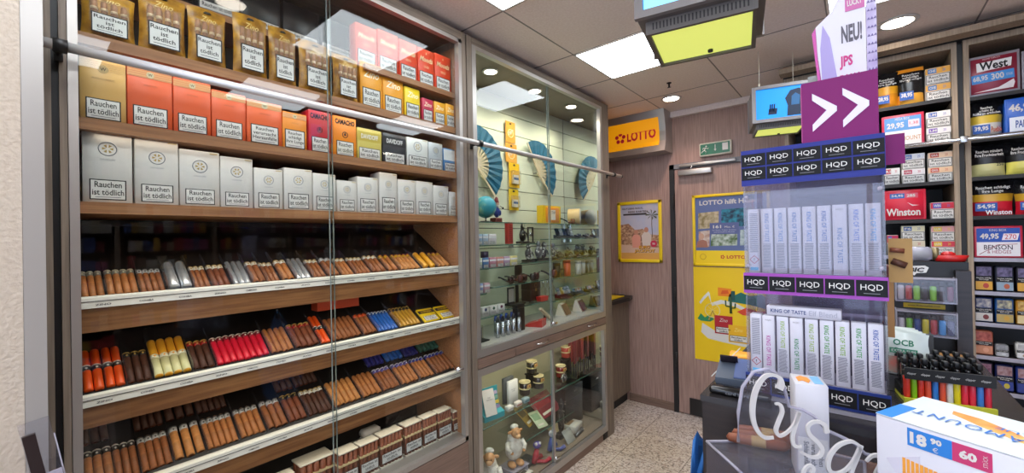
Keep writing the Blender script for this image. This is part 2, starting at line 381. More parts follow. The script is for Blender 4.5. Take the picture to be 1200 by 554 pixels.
b = MB(); b.text('GLITZERS RAUS,', -.06, .485, .2, .018, -.0085, mat('#4b3424', .5), bold=.02); b.text('REISE KARTEN', -.01, .455, .18, .018, -.0085, mat('#4b3424', .5), bold=.02)
b.box((-.15, -.0085, .425), (.07, -.007, .44), mat('#3c3230', .5)); b.text('EURO', .045, .135, .1, .028, -.0099, mat('#e8a321', .5), bold=.03)
b.text('EURO', .048, .132, .102, .03, -.0092, mat('#5b3a1c', .5), bold=.05); b.text('JACKPOT', .048, .098, .19, .034, -.0092, mat('#5b3a1c', .5), bold=.06); b.text('JACKPOT', .045, .1, .185, .03, -.0099, mat('#f0b32c', .5), bold=.02)
b.build('lettering', t)
t, W, H = framed('framed_poster', 'yellow framed blue poster reading LOTTO hilft Hessen on the door', -1.051, -.50, 1.248, 1.825, .022, 3.5845)
b = MB(); b.box((-W, -.006, .02), (W, -.001, H), mat('#5d6c9c', .4)); b.box((-W, -.0075, .02), (W, -.006, .125), M['yellow']); b.build('print', t)
b = MB(); cols = [('#8a7a4e', '#c9b99a'), ('#1e3348', '#2f8fa8'), ('#b08a78', '#d9cdc2'), ('#4e6a36', '#c6d0c8'), ('#7c929c', '#c7d4d4')]
for (x0, x1, z0, z1), (c1, c2) in zip(((-W+.02, -.08, .30, .43), (-.06, W-.02, .31, .45), (-W+.02, -.15, .15, .28), (-.14, .05, .16, .27), (.07, W-.02, .165, .285)), cols):
    b.prism([(x0, z0), (x1, z0+.006), (x1+.004, z1+.008), (x0+.004, z1)], -.008, -.0065, noisy('photo_print', c1, c2, (1, 1, 1), 34, .4))
b.prism([(-.21+math.cos(q*PI/6)*.022, .24+math.sin(q*PI/6)*.026) for q in range(12)], -.0088, -.008, mat('#c9a088', .5)); b.prism([(-.25, .15), (-.16, .15), (-.17, .2), (-.2, .215), (-.24, .2)], -.0088, -.008, mat('#a9715d', .5))
b.box((-.145, -.0095, .255), (.065, -.008, .345), mat('#5a6394', .4)); b.build('photo_collage', t)
b = MB(); b.text('LOTTO hilft Hessen', 0, .51, .44, .038, -.0075, M['white'], bold=.03); b.text('161', -.09, .315, .06, .026, -.0098, M['white'], bold=.03); b.text('Mio. €', .0, .312, .07, .017, -.0098, M['white'])
b.text('für Sport, Kultur, Soziales\nund Umwelt in Hessen', -.04, .28, .17, .026, -.0098, mat('#b9bdd8', .5)); b.text('LOTTO', .04, .075, .13, .026, -.0085, mat('#c4162a', .5), bold=.03)
for k in range(5):
    a = 2*PI*k/5; b.prism([(-.055+math.cos(a)*.011+math.cos(q*PI/3)*.006, .075+math.sin(a)*.011+math.sin(q*PI/3)*.006) for q in range(6)], -.0085, -.0075, mat('#c4162a', .5))
b.lathe([(.02, 0), (.024, 0), (.024, .001), (.02, .001)], mat('#c99a18', .5), 20, T3(-.2, -.0085, .075, PI/2)); b.build('lettering', t)
# unframed yellow poster with drawn landscape
t = thing('paper_poster', 'unframed yellow poster with big wheel and red cigarillo pack on the door', 'poster', (-.80, 3.584, .482))
W, H = .255, .757; b = MB(); b.box((-W, -.002, 0), (W, -.0005, H), mat('#f5cd10', .4)); b.build('print', t)
b = MB(); wt = M['paper']
def pl(poly, c, k=0): b.prism([(-W+x*2*W, z*H) for x, z in poly], -.0032-k*.0006, -.0022, c)
pl([(.08, .62), (.14, .68), (.22, .74), (.24, .72), (.26, .62), (.4, .66), (.6, .64), (.8, .57), (1, .56), (1, .53), (.8, .54), (.6, .6), (.42, .62), (.27, .59), (.22, .7), (.16, .655), (.1, .6)], wt)
pl([(.12, .4), (.3, .33), (.6, .3), (1, .28), (1, .2), (.7, .2), (.4, .22), (.2, .24), (.1, .3)], wt)
pl([(.36, .70), (.55, .70), (.55, .78), (.36, .79)], mat('#f08a18', .5)); pl([(.4, .72), (.52, .73), (.5, .765), (.42, .76)], mat('#e05a14', .5), 1)
pl([(.5, .65), (.52, .73), (.6, .72), (.68, .75), (.8, .72), (.95, .74), (1, .72), (1, .6), (.8, .63)], mat('#1d6a62', .5)); pl([(.53, .67), (.55, .76), (.6, .76), (.6, .66)], mat('#174e4c', .5), 1)
pl([(.05, .44), (.1, .5), (.16, .46), (.22, .49), (.3, .45), (.24, .42), (.1, .42)], mat('#2b8c5c', .5)); pl([(.62, .55), (.75, .6), (.9, .57), (1, .58), (1, .52), (.7, .52)], mat('#dd4a26', .5), 1)
b.lathe([(.052, 0), (.058, 0), (.058, .001), (.052, .001)], mat('#e9dca0', .5), 30, T3(-.115, -.0032, .41, PI/2))
for k in range(8):
    a = 2*PI*k/8; b.box((0, -.0035, -.001), (.053, -.0028, .001), mat('#e9dca0', .5), T3(-.115, 0, .41, 0, -a, 0))
b.prism([(-.15, .33), (-.115, .41), (-.11, .41), (-.08, .33), (-.09, .33), (-.1125, .40), (-.14, .33)], -.0036, -.003, mat('#b79a3c', .5))
cg = mat('#2c5436', .5); b.tube([(.02, -.004, .4), (.02, -.004, .53)], .009, cg, 6); b.tube([(.02, -.004, .45), (-.015, -.004, .455), (-.017, -.004, .5)], .006, cg, 6); b.tube([(.02, -.004, .44), (.05, -.004, .445), (.052, -.004, .48)], .006, cg, 6)
b.build('drawing', t)
for (x0, x1, z0, z1, c, ky, nm) in ((-.1, .03, .23, .375, '#b4202c', 0, 'red printed cigarillo pack'), (.0, .14, .175, .31, '#f0b91c', 1, 'yellow printed cigarillo pack')):
    b = MB(); y = -.0042-.001*ky; b.box((x0, y-.0008, z0), (x1, y, z1), mat(c, .5)); b.box((x0+.008, y-.0012, z0+.008), (x1-.008, y-.0008, z0+.055), M['ink']); b.box((x0+.011, y-.0015, z0+.011), (x1-.011, y-.0012, z0+.052), M['paper'])
    b.text('Zino', (x0+x1)/2, z1-.035, .06, .028, y-.001, M['paper'] if ky == 0 else mat('#f7dc7a'), shear=.3); b.text('Rauchen ist\ntödlich', (x0+x1)/2, z0+.031, .1, .032, y-.0016, M['ink'], bold=.02); partlabel(b.build('printed_pack', t), nm)

# side counter next to the glass cabinet
t = thing('side_counter', 'narrow oak counter cupboard between glass cabinet and back wall', 'counter', (-1.76, 3.26, 0))
b = MB(); b.box((-.15, -.31, .09), (.13, .33, .93), M['frame']); b.build('body', t)
b = MB(); b.box((-.15, -.31, 0), (.1, .33, .0895), M['plinth']); b.build('plinth', t)
b = MB(); b.prism([(-.15, -.31), (.14, -.31), (.17, -.24), (.2, .2), (.17, .33), (-.15, .33)], .9305, .96, M['dark'], 'z'); b.build('counter_top', t)
t = thing('writing_pad', 'yellow lottery writing pad on the narrow oak counter', 'pad', (-1.72, 3.3, .9605))
b = MB(); b.box((-.1, -.2, 0), (.09, .2, .006), M['yellow']); t2 = b.build('pad_sheet', t)

# ================================================================ LEFT-HAND GLASS CABINETS
XF = -1.465          # outer face of both carcasses
XG = -1.49           # plane of the door glass
def stile(b, y0, y1, z0, z1, m, x0=XF-.028, x1=XF): b.box((x0, y0, z0), (x1, y1, z1), m)
def cabinet_empty(label, y0): return thing('display_cabinet', label, 'cabinet', (-1.68, y0, 0))
def build_in(b, name, t):       # geometry written in world coordinates, parented to a thing standing elsewhere
    o = b.build(name, t); o.location = -t.location; return o
c1 = cabinet_empty('tall oak glass cabinet filled with cigar shelves and trays', .73)
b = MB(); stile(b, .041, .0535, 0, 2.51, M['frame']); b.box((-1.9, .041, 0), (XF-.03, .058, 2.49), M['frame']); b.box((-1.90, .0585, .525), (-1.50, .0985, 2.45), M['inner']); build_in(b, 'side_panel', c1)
b = MB(); stile(b, .0665, .0795, 0, 2.51, M['frame']); build_in(b, 'frame_stile', c1)
b = MB(); b.box((XF-.02, .054, 0), (XF-.012, .066, 2.51), M['black']); build_in(b, 'shadow_gap', c1)
b = MB(); stile(b, 1.393, 1.418, 0, 2.51, M['frame']); b.box((-1.9, 1.4, 0), (XF-.03, 1.418, 2.49), M['frame']); b.box((-1.88, 1.394, .525), (-1.495, 1.3995, 2.45), M['shelf']); build_in(b, 'side_panel', c1)
b = MB()
stile(b, .081, .0985, .532, 2.47, M['alu']); stile(b, 1.372, 1.392, .532, 2.47, M['alu']); stile(b, .081, 1.392, 2.452, 2.47, M['alu']); stile(b, .081, 1.392, .53, .552, M['alu']); build_in(b, 'door_frame', c1)
b = MB(); stile(b, .08, 1.392, 2.4705, 2.51, M['frameh']); b.box((-1.9, .041, 2.4905), (XF-.03, 1.418, 2.51), M['frameh']); build_in(b, 'top_panel', c1)
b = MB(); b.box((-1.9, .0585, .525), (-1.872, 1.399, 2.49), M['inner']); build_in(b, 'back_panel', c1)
b = MB(); b.box((-1.86, .08, .06), (XF-.002, .73, .525), M['laminate2']); b.box((-1.86, .733, .06), (XF-.002, 1.392, .525), M['laminate2']); b.box((-1.86, .08, 0), (XF-.05, 1.392, .06), M['plinth']); build_in(b, 'base_cupboard', c1)
b = MB(); b.box((-1.871, .0995, .526), (-1.497, 1.393, .548), M['alu']); build_in(b, 'base_shelf', c1)
SH = dict(A=2.047, B=1.829, C=1.615)
for k, z in SH.items():
    b = MB(); b.box((-1.871, .0995, z-.03), (-1.502, 1.393, z), M['shelf']); build_in(b, 'shelf', c1)
b = MB(); b.box((-1.871, .0995, 2.265), (-1.66, .90, 2.287), M['shelf']); partlabel(build_in(b, 'shelf', c1), 'narrow set-back top shelf')
b = MB(); b.box((-1.871, .905, 2.195), (-1.512, 1.393, 2.2185), M['shelf']); partlabel(build_in(b, 'shelf', c1), 'short upper shelf at the right')
TR = [('top', 1.373, .045, .092), ('middle', 1.124, .05, .085), ('bottom', .866, .05, .085)]
TILT = R(34)
for nm, z, lip, wood in TR:
    b = MB(); b.box((-1.55, .0995, z-wood), (-1.506, 1.393, z-.0305), M['cigarwood']); b.prism([(-1.549, z-.03), (-1.871, z-.03), (-1.871, z+.33*math.tan(TILT)-.03), (-1.549, z-.017)], .0995, 1.393, mat('#120c0a', .5), 'y')
    s = build_in(b, 'cigar_shelf', c1)
    k = MB(); k.box((-1.4985, .0995, z-.0135), (-1.4975, 1.393, z-.012), M['dark']); k.prism([(-1.55, z-.03), (-1.55, z-.012), (-1.512, z), (-1.5, z-.004), (-1.498, z-.03)], .0995, 1.393, M['ivory'], 'y')
    rnd = random.Random(3)
    for q in range(15):
        yy = .14+q*.085; k.T = Matrix(); k.text(rnd.choice(['DAVIDOFF', 'ZINO', 'CAMACHO', 'AVO', 'COHIBA', 'PADRON']), 0, 0, .03, .005, 0, M['ink'], bold=.02, T=T3(-1.4975, yy, z-.022, 0, 0, EAST) )
    k = k.build('price_strip', s)
c2 = cabinet_empty('tall oak glass cabinet with pale slatted back and smoking accessories', 2.18)
b = MB(); stile(b, 1.428, 1.462, 0, 2.51, M['frame']); b.box((-1.9, 1.428, 0), (XF-.03, 1.446, 2.49), M['frame']); b.box((-1.83, 1.4465, .945), (-1.5, 1.463, 2.46), M['slat']); build_in(b, 'side_panel', c2)
b = MB(); stile(b, 2.822, 2.925, 0, 2.51, M['frame']); b.box((-1.9, 2.872, 0), (XF-.03, 2.925, 2.49), M['frame']); build_in(b, 'side_panel', c2)
for z0, z1 in ((.9455, 2.46), (.101, .9)):
    b = MB(); b.box((-1.834, 2.858, z0), (-1.495, 2.8715, z1), M['mirror']); partlabel(build_in(b, 'mirror_panel', c2), 'mirror lining')
b = MB(); stile(b, 1.463, 1.49, .945, 2.475, M['alu']); stile(b, 2.792, 2.8215, .945, 2.475, M['alu']); stile(b, 1.4905, 2.791, 2.455, 2.475, M['alu']); stile(b, 1.463, 2.8215, .905, .9445, M['alu'])
stile(b, 1.463, 1.49, .097, .81, M['alu']); stile(b, 2.792, 2.8215, .097, .81, M['alu']); stile(b, 1.463, 2.8215, .8105, .848, M['alu']); stile(b, 1.463, 2.8215, .052, .0965, M['alu']); build_in(b, 'door_frame', c2)
b = MB(); stile(b, 1.463, 2.8215, 2.4755, 2.51, M['frameh']); b.box((-1.9, 1.447, 2.4905), (XF-.03, 2.8715, 2.51), M['frameh']); build_in(b, 'top_panel', c2)
b = MB(); b.box((-1.845, 1.447, 2.462), (-1.495, 2.8715, 2.49), mat('#6d6455', .5)); build_in(b, 'ceiling_panel', c2)
b = MB(); z = .95
b.box((-1.86, 1.4635, .055), (-1.852, 2.8555, 2.46), M['dark'])
edges = [.945, 1.05, 1.18, 1.31, 1.44, 1.57, 1.70, 1.83, 1.96, 2.09, 2.22, 2.35, 2.461]
for z0, z1 in zip(edges, edges[1:]): b.box((-1.851, 1.4635, z0+.002), (-1.835, 2.8555, z1-.003), M['slat'])
build_in(b, 'slat_back', c2)
b = MB(); b.box((-1.851, 1.4635, .1), (-1.835, 2.8555, .90), mat('#b9b595', .6)); build_in(b, 'lower_back', c2)
b = MB(); b.box((-1.851, 1.4635, .903), (-1.495, 2.8555, .944), mat('#b7b3ac', .4)); build_in(b, 'upper_deck', c2)
b = MB(); b.box((-1.851, 1.4635, .055), (-1.495, 2.8555, .1), mat('#8d7f6f', .5)); build_in(b, 'lower_deck', c2)
b = MB(); b.box((-1.86, 1.43, 0), (XF-.004, 2.92, .0515), M['laminate2']); p = build_in(b, 'plinth', c2)
b = MB(); b.bbox((-.006, -.028, .006), (.004, .028, .05), M['black'], .003); k = b.build('wall_socket', p, (XF, 2.78, 0))
b = MB(); b.box((XF-.03, 1.463, .849), (XF-.012, 2.8215, .9045), M['dark']); build_in(b, 'drawer_rail', c2)
for y0, y1 in ((1.466, 1.755), (1.76, 2.245), (2.25, 2.818)):
    b = MB(); b.box((XF-.0115, y0, .852), (XF+.002, y1, .901), M['laminate2']); d = build_in(b, 'drawer', c2)
    if y0 > 1.5:
        b = MB(); ym = (y0+y1)/2 if y0 < 2 else 2.6; b.tube([(XF+.003, ym-.06, .882), (XF+.02, ym-.05, .88), (XF+.024, ym, .879), (XF+.02, ym+.05, .88), (XF+.003, ym+.06, .882)], .004, M['chrome'], 8)
        b.build('handle', d)
def pane(t, y0, y1, z0, z1, x=XG, name='glass_door', lock=None):
    b = MB(); b.box((x-.003, y0, z0), (x+.003, y1, z1), M['glass']); o = build_in(b, name, t)
    k = MB(); yy = lock if lock else y1
    k.box((x-.0034, yy-.0012, z0), (x+.0034, yy-.0002, z1), mat('#8a9490', .2)); k.build('ground_edge', o)
    return o
pane(c1, .0995, .755, .553, 2.451, XG-.008); pane(c1, .735, 1.371, .553, 2.451, XG, lock=.737)
pane(c2, 1.491, 2.17, .9455, 2.454, XG-.008); pane(c2, 2.14, 2.79, .9455, 2.454, XG, lock=2.142)
for (y0, y1, lk) in ((1.491, 2.16, 2.158), (2.13, 2.79, 2.132)): o = pane(c2, y0, y1, .0975, .809, XG-(.008 if y0 < 2 else 0), lock=lk)
b = MB(); stile(b, 2.135, 2.15, .098, .809, M['alu'], XG+.0035, XG+.012); build_in(b, 'grip_profile', c2)
for (t, y, z) in ((c1, 1.345, .88), (c2, 2.15, .965), (c2, 2.155, .12)):
    b = MB(); b.cyl(.011, 0, .014, M['chrome'], 14, T3(XG+.0035, y, z, 0, PI/2, 0)); b.bbox((XG+.0175, y-.012, z-.008), (XG+.026, y+.028, z+.006), M['chrome'], .003); build_in(b, 'cabinet_lock', t)
b = MB(); b.box((-1.9, .03, 2.5105), (-1.52, 2.93, 2.5435), M['dark']); b.build('trim_5')['kind'] = 'structure'
downlight(-1.60, 1.745, 2.4615, 'first spot lamp inside the slatted cabinet, nearest the viewer', .035, 9, (1, .94, .78), 'cabinet spot lamps', 150)
downlight(-1.60, 2.17, 2.4615, 'middle spot lamp inside the slatted cabinet', .035, 9, (1, .94, .78), 'cabinet spot lamps', 150)
downlight(-1.60, 2.61, 2.4615, 'last spot lamp inside the slatted cabinet, by the lotto sign', .035, 9, (1, .94, .78), 'cabinet spot lamps', 150)
# LED strips under the cigar shelves' fronts (the cabinet's own light)
for nm, z in (('top panel', 2.449), ('A', 2.0165), ('B', 1.7985), ('C', 1.5845), ('t1', 1.281), ('t2', 1.0385), ('t3', .78)):
    l = bpy.data.lights.new('shelf_light', 'AREA'); l.shape = 'RECTANGLE'; l.size = .012; l.size_y = 1.2; l.energy = {'C': .6, 't1': .6, 't2': .6, 't3': .6, 'A': .28, 'B': .12}.get(nm, .32); l.color = (1, .85, .68)
    o = link('shelf_light', l, c1, (XF-.055-c1.location.x, 0, z-.002))
l = bpy.data.lights.new('lower_fill_light', 'AREA'); l.shape = 'RECTANGLE'; l.size = .012; l.size_y = 1.25; l.energy = 2.6; l.color = (1, .93, .78)  # added fill light under the deck, only to brighten the lower cabinet
link('lower_fill_light', l, c2, (-1.52-c2.location.x, 0, .898))
# ladder rail
t = thing('ladder_rail', 'long chrome ladder rail running in front of both glass cabinets', 'rail', (XF+.06, 0, 1.965))
b = MB(); b.tube([(0, .04, 0), (0, 1.5, 0), (0, 3.0, 0)], .0115, mat('#cbc8c6', .36, .45), 16); b.build('rail_tube', t)
for y in (.066, 1.445, 2.88):
    b = MB(); b.bbox((-.059, y-.008, -.02), (-.052, y+.008, .02), M['black'], .002); b.tube([(-.055, y, 0), (-.02, y, 0)], .007, M['black'], 8); b.lathe([(.0115, -.012), (.016, -.012), (.016, .012), (.0115, .012)], M['black'], 14, T3(0, y, 0, PI/2)); b.build('rail_bracket', t)
b = MB(); b.cyl(.0125, 0, .012, M['black'], 12, T3(0, 3.0, 0, -PI/2)); b.build('end_cap', t)
# ================================================================ CARTONS AND PACKS
def warning(lines='Rauchen\nist tödlich', w=.06, h=.03):
    """the white, black-edged health notice"""
    def f():
        b = MB(); b.box((-w/2, -.0004, 0), (w/2, 0, h), M['ink']); q = min(w, h)*.05
        b.box((-w/2+q, -.0008, q), (w/2-q, -.0004, h-q), M['paper'])
        b.text(lines, 0, h*.56, w*.86, h*(.66 if '\n' in lines else .5), -.0009, M['ink'], bold=.012, leading=.95)
        b.box((-w*.35, -.001, h*.12), (w*.35, -.0008, h*.15), M['grey'])
        return b
    return cached(('warn', lines, round(w, 4), round(h, 4)), f, 'warning_label')
def carton(name, label, cat, w, h, d, body, loc, rz, group, warn=None, art=None, lid=None, bev=.0012, wz=.04):
    """a pack whose front looks along local -y; loc is the middle of its front foot"""
    key = ('carton', round(w, 4), round(h, 4), round(d, 4), body.name, id(lid) if lid else 0)
    def f():
        b = MB(); b.bbox((-w/2, 0, 0), (w/2, d, h), body, bev, 1)
        return b
    o = tag(link(name, cached(key, f, name), None, loc, rz), label, cat, group)
    if lid:
        k = MB(); k.box((-w/2-.0003, -.0003, h*.82), (w/2+.0003, d+.0003, h+.0004), lid); k.build('pack_lid', o)
    if warn:
        txt, ww, hh = warn
        k = link('warning_label', warning(txt, w*ww, h*hh), o, (0, -.0002, h*wz))
    if art: 
        k = MB(); art(k, w, h); k.build('front_print', o)
    return o
def crest(col, title=None, tcol=None, big=1.0):
    c = mat(col, .5)
    def art(k, w, h):
        r = min(w, h)*.195*big; z = h*.72
        k.lathe([(r*.88, 0), (r, 0), (r, .0005), (r*.88, .0005)], c, 24, T3(0, -.0004, z, PI/2))
        for q in range(6):
            a = PI*q/3; k.prism([(math.cos(a)*r*.15, z+math.sin(a)*r*.15), (math.cos(a+.3)*r*.6, z+math.sin(a+.3)*r*.6), (math.cos(a-.3)*r*.6, z+math.sin(a-.3)*r*.6)], -.0006, -.0002, mat('#b59a55', .4))
        k.text(title or 'DAVIDOFF', 0, z-r*1.55, w*.3, h*.022, -.0003, c)
        k.box((w*.25, -.0006, h*.955), (w*.46, -.0002, h*.98), mat('#cdb98c', .5))
    return art
def orangeart(k, w, h):
    k.box((-w/2, -.0005, h*.84), (w/2, -.0001, h*.97), mat('#e8b07a', .5))
    for q in range(4): k.box((-w/2, -.0008, h*(.85+q*.035)), (w/2, -.0005, h*(.86+q*.035)), mat('#d98a5c', .5))
    k.prism([(math.cos(q*PI/6)*w*.09, h*.9+math.sin(q*PI/6)*w*.09) for q in range(12)], -.0012, -.0004, mat('#d8cba6', .5))
    k.text('W', 0, h*.9, w*.1, w*.08, -.0013, M['ink'], bold=.01); k.text('AVO XO', 0, h*.72, w*.3, h*.03, -.0003, mat('#8a4a2a', .5))
def tanart(k, w, h):
    for q in range(5): k.box((-w/2, -.0005, h*(.83+q*.03)), (w/2, -.0001, h*(.835+q*.03)), mat('#e0bd86', .5))
    k.prism([(math.cos(q*PI/6)*w*.12, h*.85+math.sin(q*PI/6)*w*.12) for q in range(12)], -.0012, -.0004, mat('#c3a773', .5)); k.text('W', 0, h*.85, w*.13, w*.1, -.0013, M['ink'], bold=.01)
    k.text('AVO CLASSIC', 0, h*.69, w*.5, h*.03, -.0003, mat('#7a5a32', .5))
def camacho(k, w, h):
    k.text('CAMACHO', 0, h*.87, w*.86, h*.13, -.0003, M['ink'], bold=.04); k.lathe([(w*.1, 0), (w*.13, 0), (w*.13, .0005), (w*.1, .0005)], M['ink'], 16, T3(0, -.0004, h*.56, PI/2))
    k.prism([(-w*.06, h*.54), (0, h*.62), (w*.06, h*.54)], -.0006, -.0001, M['ink'])
def zinoart(c='#fff3cf'):
    def a(k, w, h): k.text('Zino', 0, h*.76, w*.7, h*.18, -.0003, mat(c, .5), shear=.35, bold=.015)
    return a
def redart(k, w, h): k.text('Moods', 0, h*.72, w*.8, h*.14, -.0003, mat('#f6d9a6', .4), shear=.3, bold=.02); k.text('GOLD', 0, h*.52, w*.3, h*.06, -.0003, mat('#f6d9a6', .4)); k.prism([(-w*.03, h*.86), (0, h*.93), (w*.03, h*.86)], -.0006, -.0001, mat('#f6d9a6', .4))
def band_art(c, t=None, z0=.6, z1=.9, tc='#f2f0ec'):
    def a(k, w, h):
        k.box((-w/2, -.0005, h*z0), (w/2, -.0001, h*z1), mat(c, .5))
        if t: k.text(t, 0, h*(z0+z1)/2, w*.7, h*(z1-z0)*.5, -.0007, mat(tc, .5), bold=.02)
    return a
XP = -1.53
def by_cols(u0, u1, x=XP): a, c = yX(u0, x), yX(u1, x); return (a+c)/2, (c-a)-.0018
RT = 'Rauchen\nist tödlich'
# white humidor boxes on the beech shelf
rows = [(97, 157, 150), (159, 211, 164), (211.5, 259, 177), (259.5, 298, 185), (299, 333, 198), (334, 367.5, 198), (368, 395, 204), (396, 419.5, 212), (420, 444.5, 208), (446, 467, 203), (467.5, 488.5, 211), (489, 508.5, 213), (509, 527, 218), (527.5, 537.5, 225)]
for i, (u0, u1, vt) in enumerate(rows):
    y, w = by_cols(u0, u1); h = onX((u0+u1)/2, vt, XP).z - SH['C']; big = i < 4
    carton('cigar_box', 'white cigar box with round gold crest, %s from the left on the white-box shelf' % ORD[i], 'box', w, h, .12 if big else .07, M['white'], (XP, y, SH['C']+.0003), EAST, 'white cigar boxes', (RT, .74, .27 if big else .36), crest('#8d9196', big=1 if big else .9))
# orange row
t_ = SH['B']+.0003
rows = [(95, 151, 71, '#cfa35c', tanart, 'tan cigar box with black monogram', (RT, .76, .33)), (151.5, 205, 82, '#dd5a2a', orangeart, 'orange-red cigar box with cream band', (RT, .78, .33)), (205.5, 250, 95, '#dd5a2a', orangeart, 'orange-red cigar box with cream band', (RT, .78, .33)),
 (250.5, 291, 109, '#dd5a2a', orangeart, 'orange-red cigar box with cream band', (RT, .78, .36)), (291.5, 333, 120, '#e0602c', orangeart, 'orange-red cigar box with three-line warning', ('Rauchen\nverursacht\nHerzanfälle', .8, .42)), (333.5, 362, 133, '#e58a1e', orangeart, 'amber cigar box warning of lung harm', ('Rauchen\nschädigt\nIhre Lunge', .84, .5)),
 (364, 390, 131, '#c01c2c', camacho, 'crimson cigar box lettered CAMACHO', (RT, .76, .35)), (393, 420, 138, '#ee8a12', camacho, 'bright orange cigar box lettered CAMACHO', (RT, .76, .36)), (421, 449.5, 152, '#cdbb5e', band_art('#c9b24a', 'DAVIDOFF'), 'small gold cigarillo pack', (RT, .88, .36)),
 (451, 478, 158, '#33343a', band_art('#25262b', 'DAVIDOFF'), 'small black cigarillo pack', (RT, .86, .34)), (479, 504, 163, '#dcdcd8', crest('#8d9196'), 'small white cigarillo pack', (RT, .86, .36)), (504.5, 521, 168, '#b9bcbf', crest('#6d7176'), 'small silver-grey cigarillo pack', (RT, .86, .36)), (522, 537, 175, '#4f7fb0', band_art('#e8e8e6', None, .5, .95), 'small blue and white cigarillo pack', (RT, .86, .36))]
for i, (u0, u1, vt, c, art, lab, wn) in enumerate(rows):
    y, w = by_cols(u0, u1); h = onX((u0+u1)/2, vt, XP).z - t_
    carton('cigar_box' if i < 8 else 'cigarillo_pack', '%s, %s from left on the orange-box shelf' % (lab, ORD[i]), 'box', w, h, .1 if i < 8 else .03, mat(c, .45), (XP, y, t_), EAST, 'boxes on the orange-box shelf', wn, art)
# top shelf: packs right of the pouches
t_ = SH['A']+.0003
rows = [(425.5, 451.5, 76, '#f0a018', zinoart(), 'amber Zino carton', .4), (452, 476, 91, '#f0a018', zinoart(), 'amber Zino carton', .42), (477.5, 496, 104, '#f2cf12', zinoart(), 'yellow tin with rounded lid', .45), (498, 511, 117, '#c4264a', zinoart(), 'small crimson Zino pack', .5), (512, 525, 121, '#f0a828', zinoart(), 'small amber Zino pack', .5), (525.5, 536.5, 123.5, '#f0a828', zinoart(), 'small amber Zino pack', .5)]
for i, (u0, u1, vt, c, art, lab, hh) in enumerate(rows):
    y, w = by_cols(u0, u1); h = onX((u0+u1)/2, vt, XP).z - t_
    carton('cigarillo_pack', '%s, %s from left among the packs beside the gold pouches' % (lab, ORD[i]), 'box', w, h, .06 if i < 2 else .025, mat(c, .45), (XP, y, t_), EAST, 'packs beside the gold pouches', ('Rauchen\nist tödlich', .82, hh), art, bev=.004 if i == 2 else .001)
# set-back shelf: red boxes and black boxes
XR = -1.535; t_ = 2.2188
for i, (u0, u1, vt) in enumerate([(421, 446, 32), (447, 471, 40), (472, 493, 51), (494, 513, 60), (513.5, 532.5, 67)]):
    y, w = by_cols(u0, u1, XR); h = onX((u0+u1)/2, vt, XR).z - t_
    carton('cigarillo_carton', 'orange-red carton, %s from left on the narrow top shelf' % ORD[i], 'box', w, h, .05, mat('#e2431c', .45), (XR, y, t_), EAST, 'orange-red cartons on the narrow top shelf', (RT, .84, .36), redart, wz=.02)
XR = -1.672; t_ = 2.2873
for i, (u0, u1, vt) in enumerate([(236, 285, -40), (287, 333, -22), (336, 378, -8), (380, 417, 6)]):
    y, w = by_cols(u0, u1, XR); h = min(.14, onX((u0+u1)/2, vt, XR).z - t_)
    carton('cigar_case', 'black cigar case with white strip, %s from left behind the gold pouches' % ORD[i], 'box', w, h, .07, mat('#17171a', .35), (XR, y, t_), EAST, 'black cigar cases on the narrow top shelf', ('Rauchen ist tödlich', .94, .2), None)
# gold cigarillo pouches with a clear window
gold = noisy('gold_foil', '#8f5f10', '#d29a2a', (1, 1, 1), 26, .32, 3, bump=.35)
def pouch_mesh(w, h):
    b = MB(); nx, nz = 10, 12; vs = []; fs = []
    def dep(a, c): return .5*.034*max(0, (1-a*a))**.5*max(0, min(1, (1-c)*3.2))*max(.25, min(1, c*4+.4))
    for side in (-1, 1):
        for j in range(nz+1):
            for i in range(nx+1):
                a = i/nx*2-1; c = j/nz
                ww = w*(.5-.03*math.sin(c*PI)); vs.append((a*ww, side*dep(a, c)+.018, c*h + (.004*math.cos(a*2) if c > .9 else 0)))
    n = (nx+1)*(nz+1)
    for s_ in (0, 1):
        for j in range(nz):
            for i in range(nx):
                q = s_*n + j*(nx+1)+i; f = (q, q+1, q+nx+2, q+nx+1); fs.append(f if s_ == 0 else f[::-1])
    for i in range(nx): fs.append((i+1, i, n+i, n+i+1))
    b.add(vs, fs, gold, True)
    b.prism([(-w*.1, h*.93), (w*.1, h*.93), (w*.06, h*.955), (-w*.06, h*.955)], .008, .0175, M['dark'])
    return b
rows = [(97, 163, -6), (165, 222, -3), (223, 269, 14), (276, 317, 21), (318, 351, 36), (353, 391, 52), (393, 423, 68)]
tobacco = mat('#8d4f2a', .5)
for i, (u0, u1, vt) in enumerate(rows):
    y, w = by_cols(u0, u1); h = onX((u0+u1)/2, vt, XP).z - SH['A']; w = max(w, .05)
    o = tag(link('cigarillo_pouch', pouch_mesh(w, h).mesh('cigarillo_pouch'), None, (XP+.016, y, SH['A']+.0005), EAST), 'gold foil cigarillo pouch with clear window, %s from left on the top shelf' % ORD[i], 'pouch', 'gold cigarillo pouches')
    for q in range(4):
        k = MB(); xx = w*(-.27+q*.18); k.lathe([(.0001, h*.42), (w*.06, h*.44), (w*.066, h*.7), (w*.05, h*.745), (.0001, h*.75)], mat('#b98260', .18), 10, T3(xx, .001, 0)); k.lathe([(w*.069, h*.55), (w*.069, h*.6)], mat('#edd3b4', .25), 10, T3(xx, .001, 0)); k.build('cigarillo', o)
    k = MB(); k.box((-w*.36, -.0065, h*.28), (w*.36, -.0055, h*.76), M['film']); k.build('clear_window', o)
    k = link('warning_label', warning('Rauchen\nist\ntödlich', w*.66, h*.4), o, (0, -.007, h*.08))
    k = MB(); k.text('Zino', 0, h*.8, w*.4, h*.1, .001, mat('#f1d58a', .4), shear=.35); k.build('brand_lettering', o)
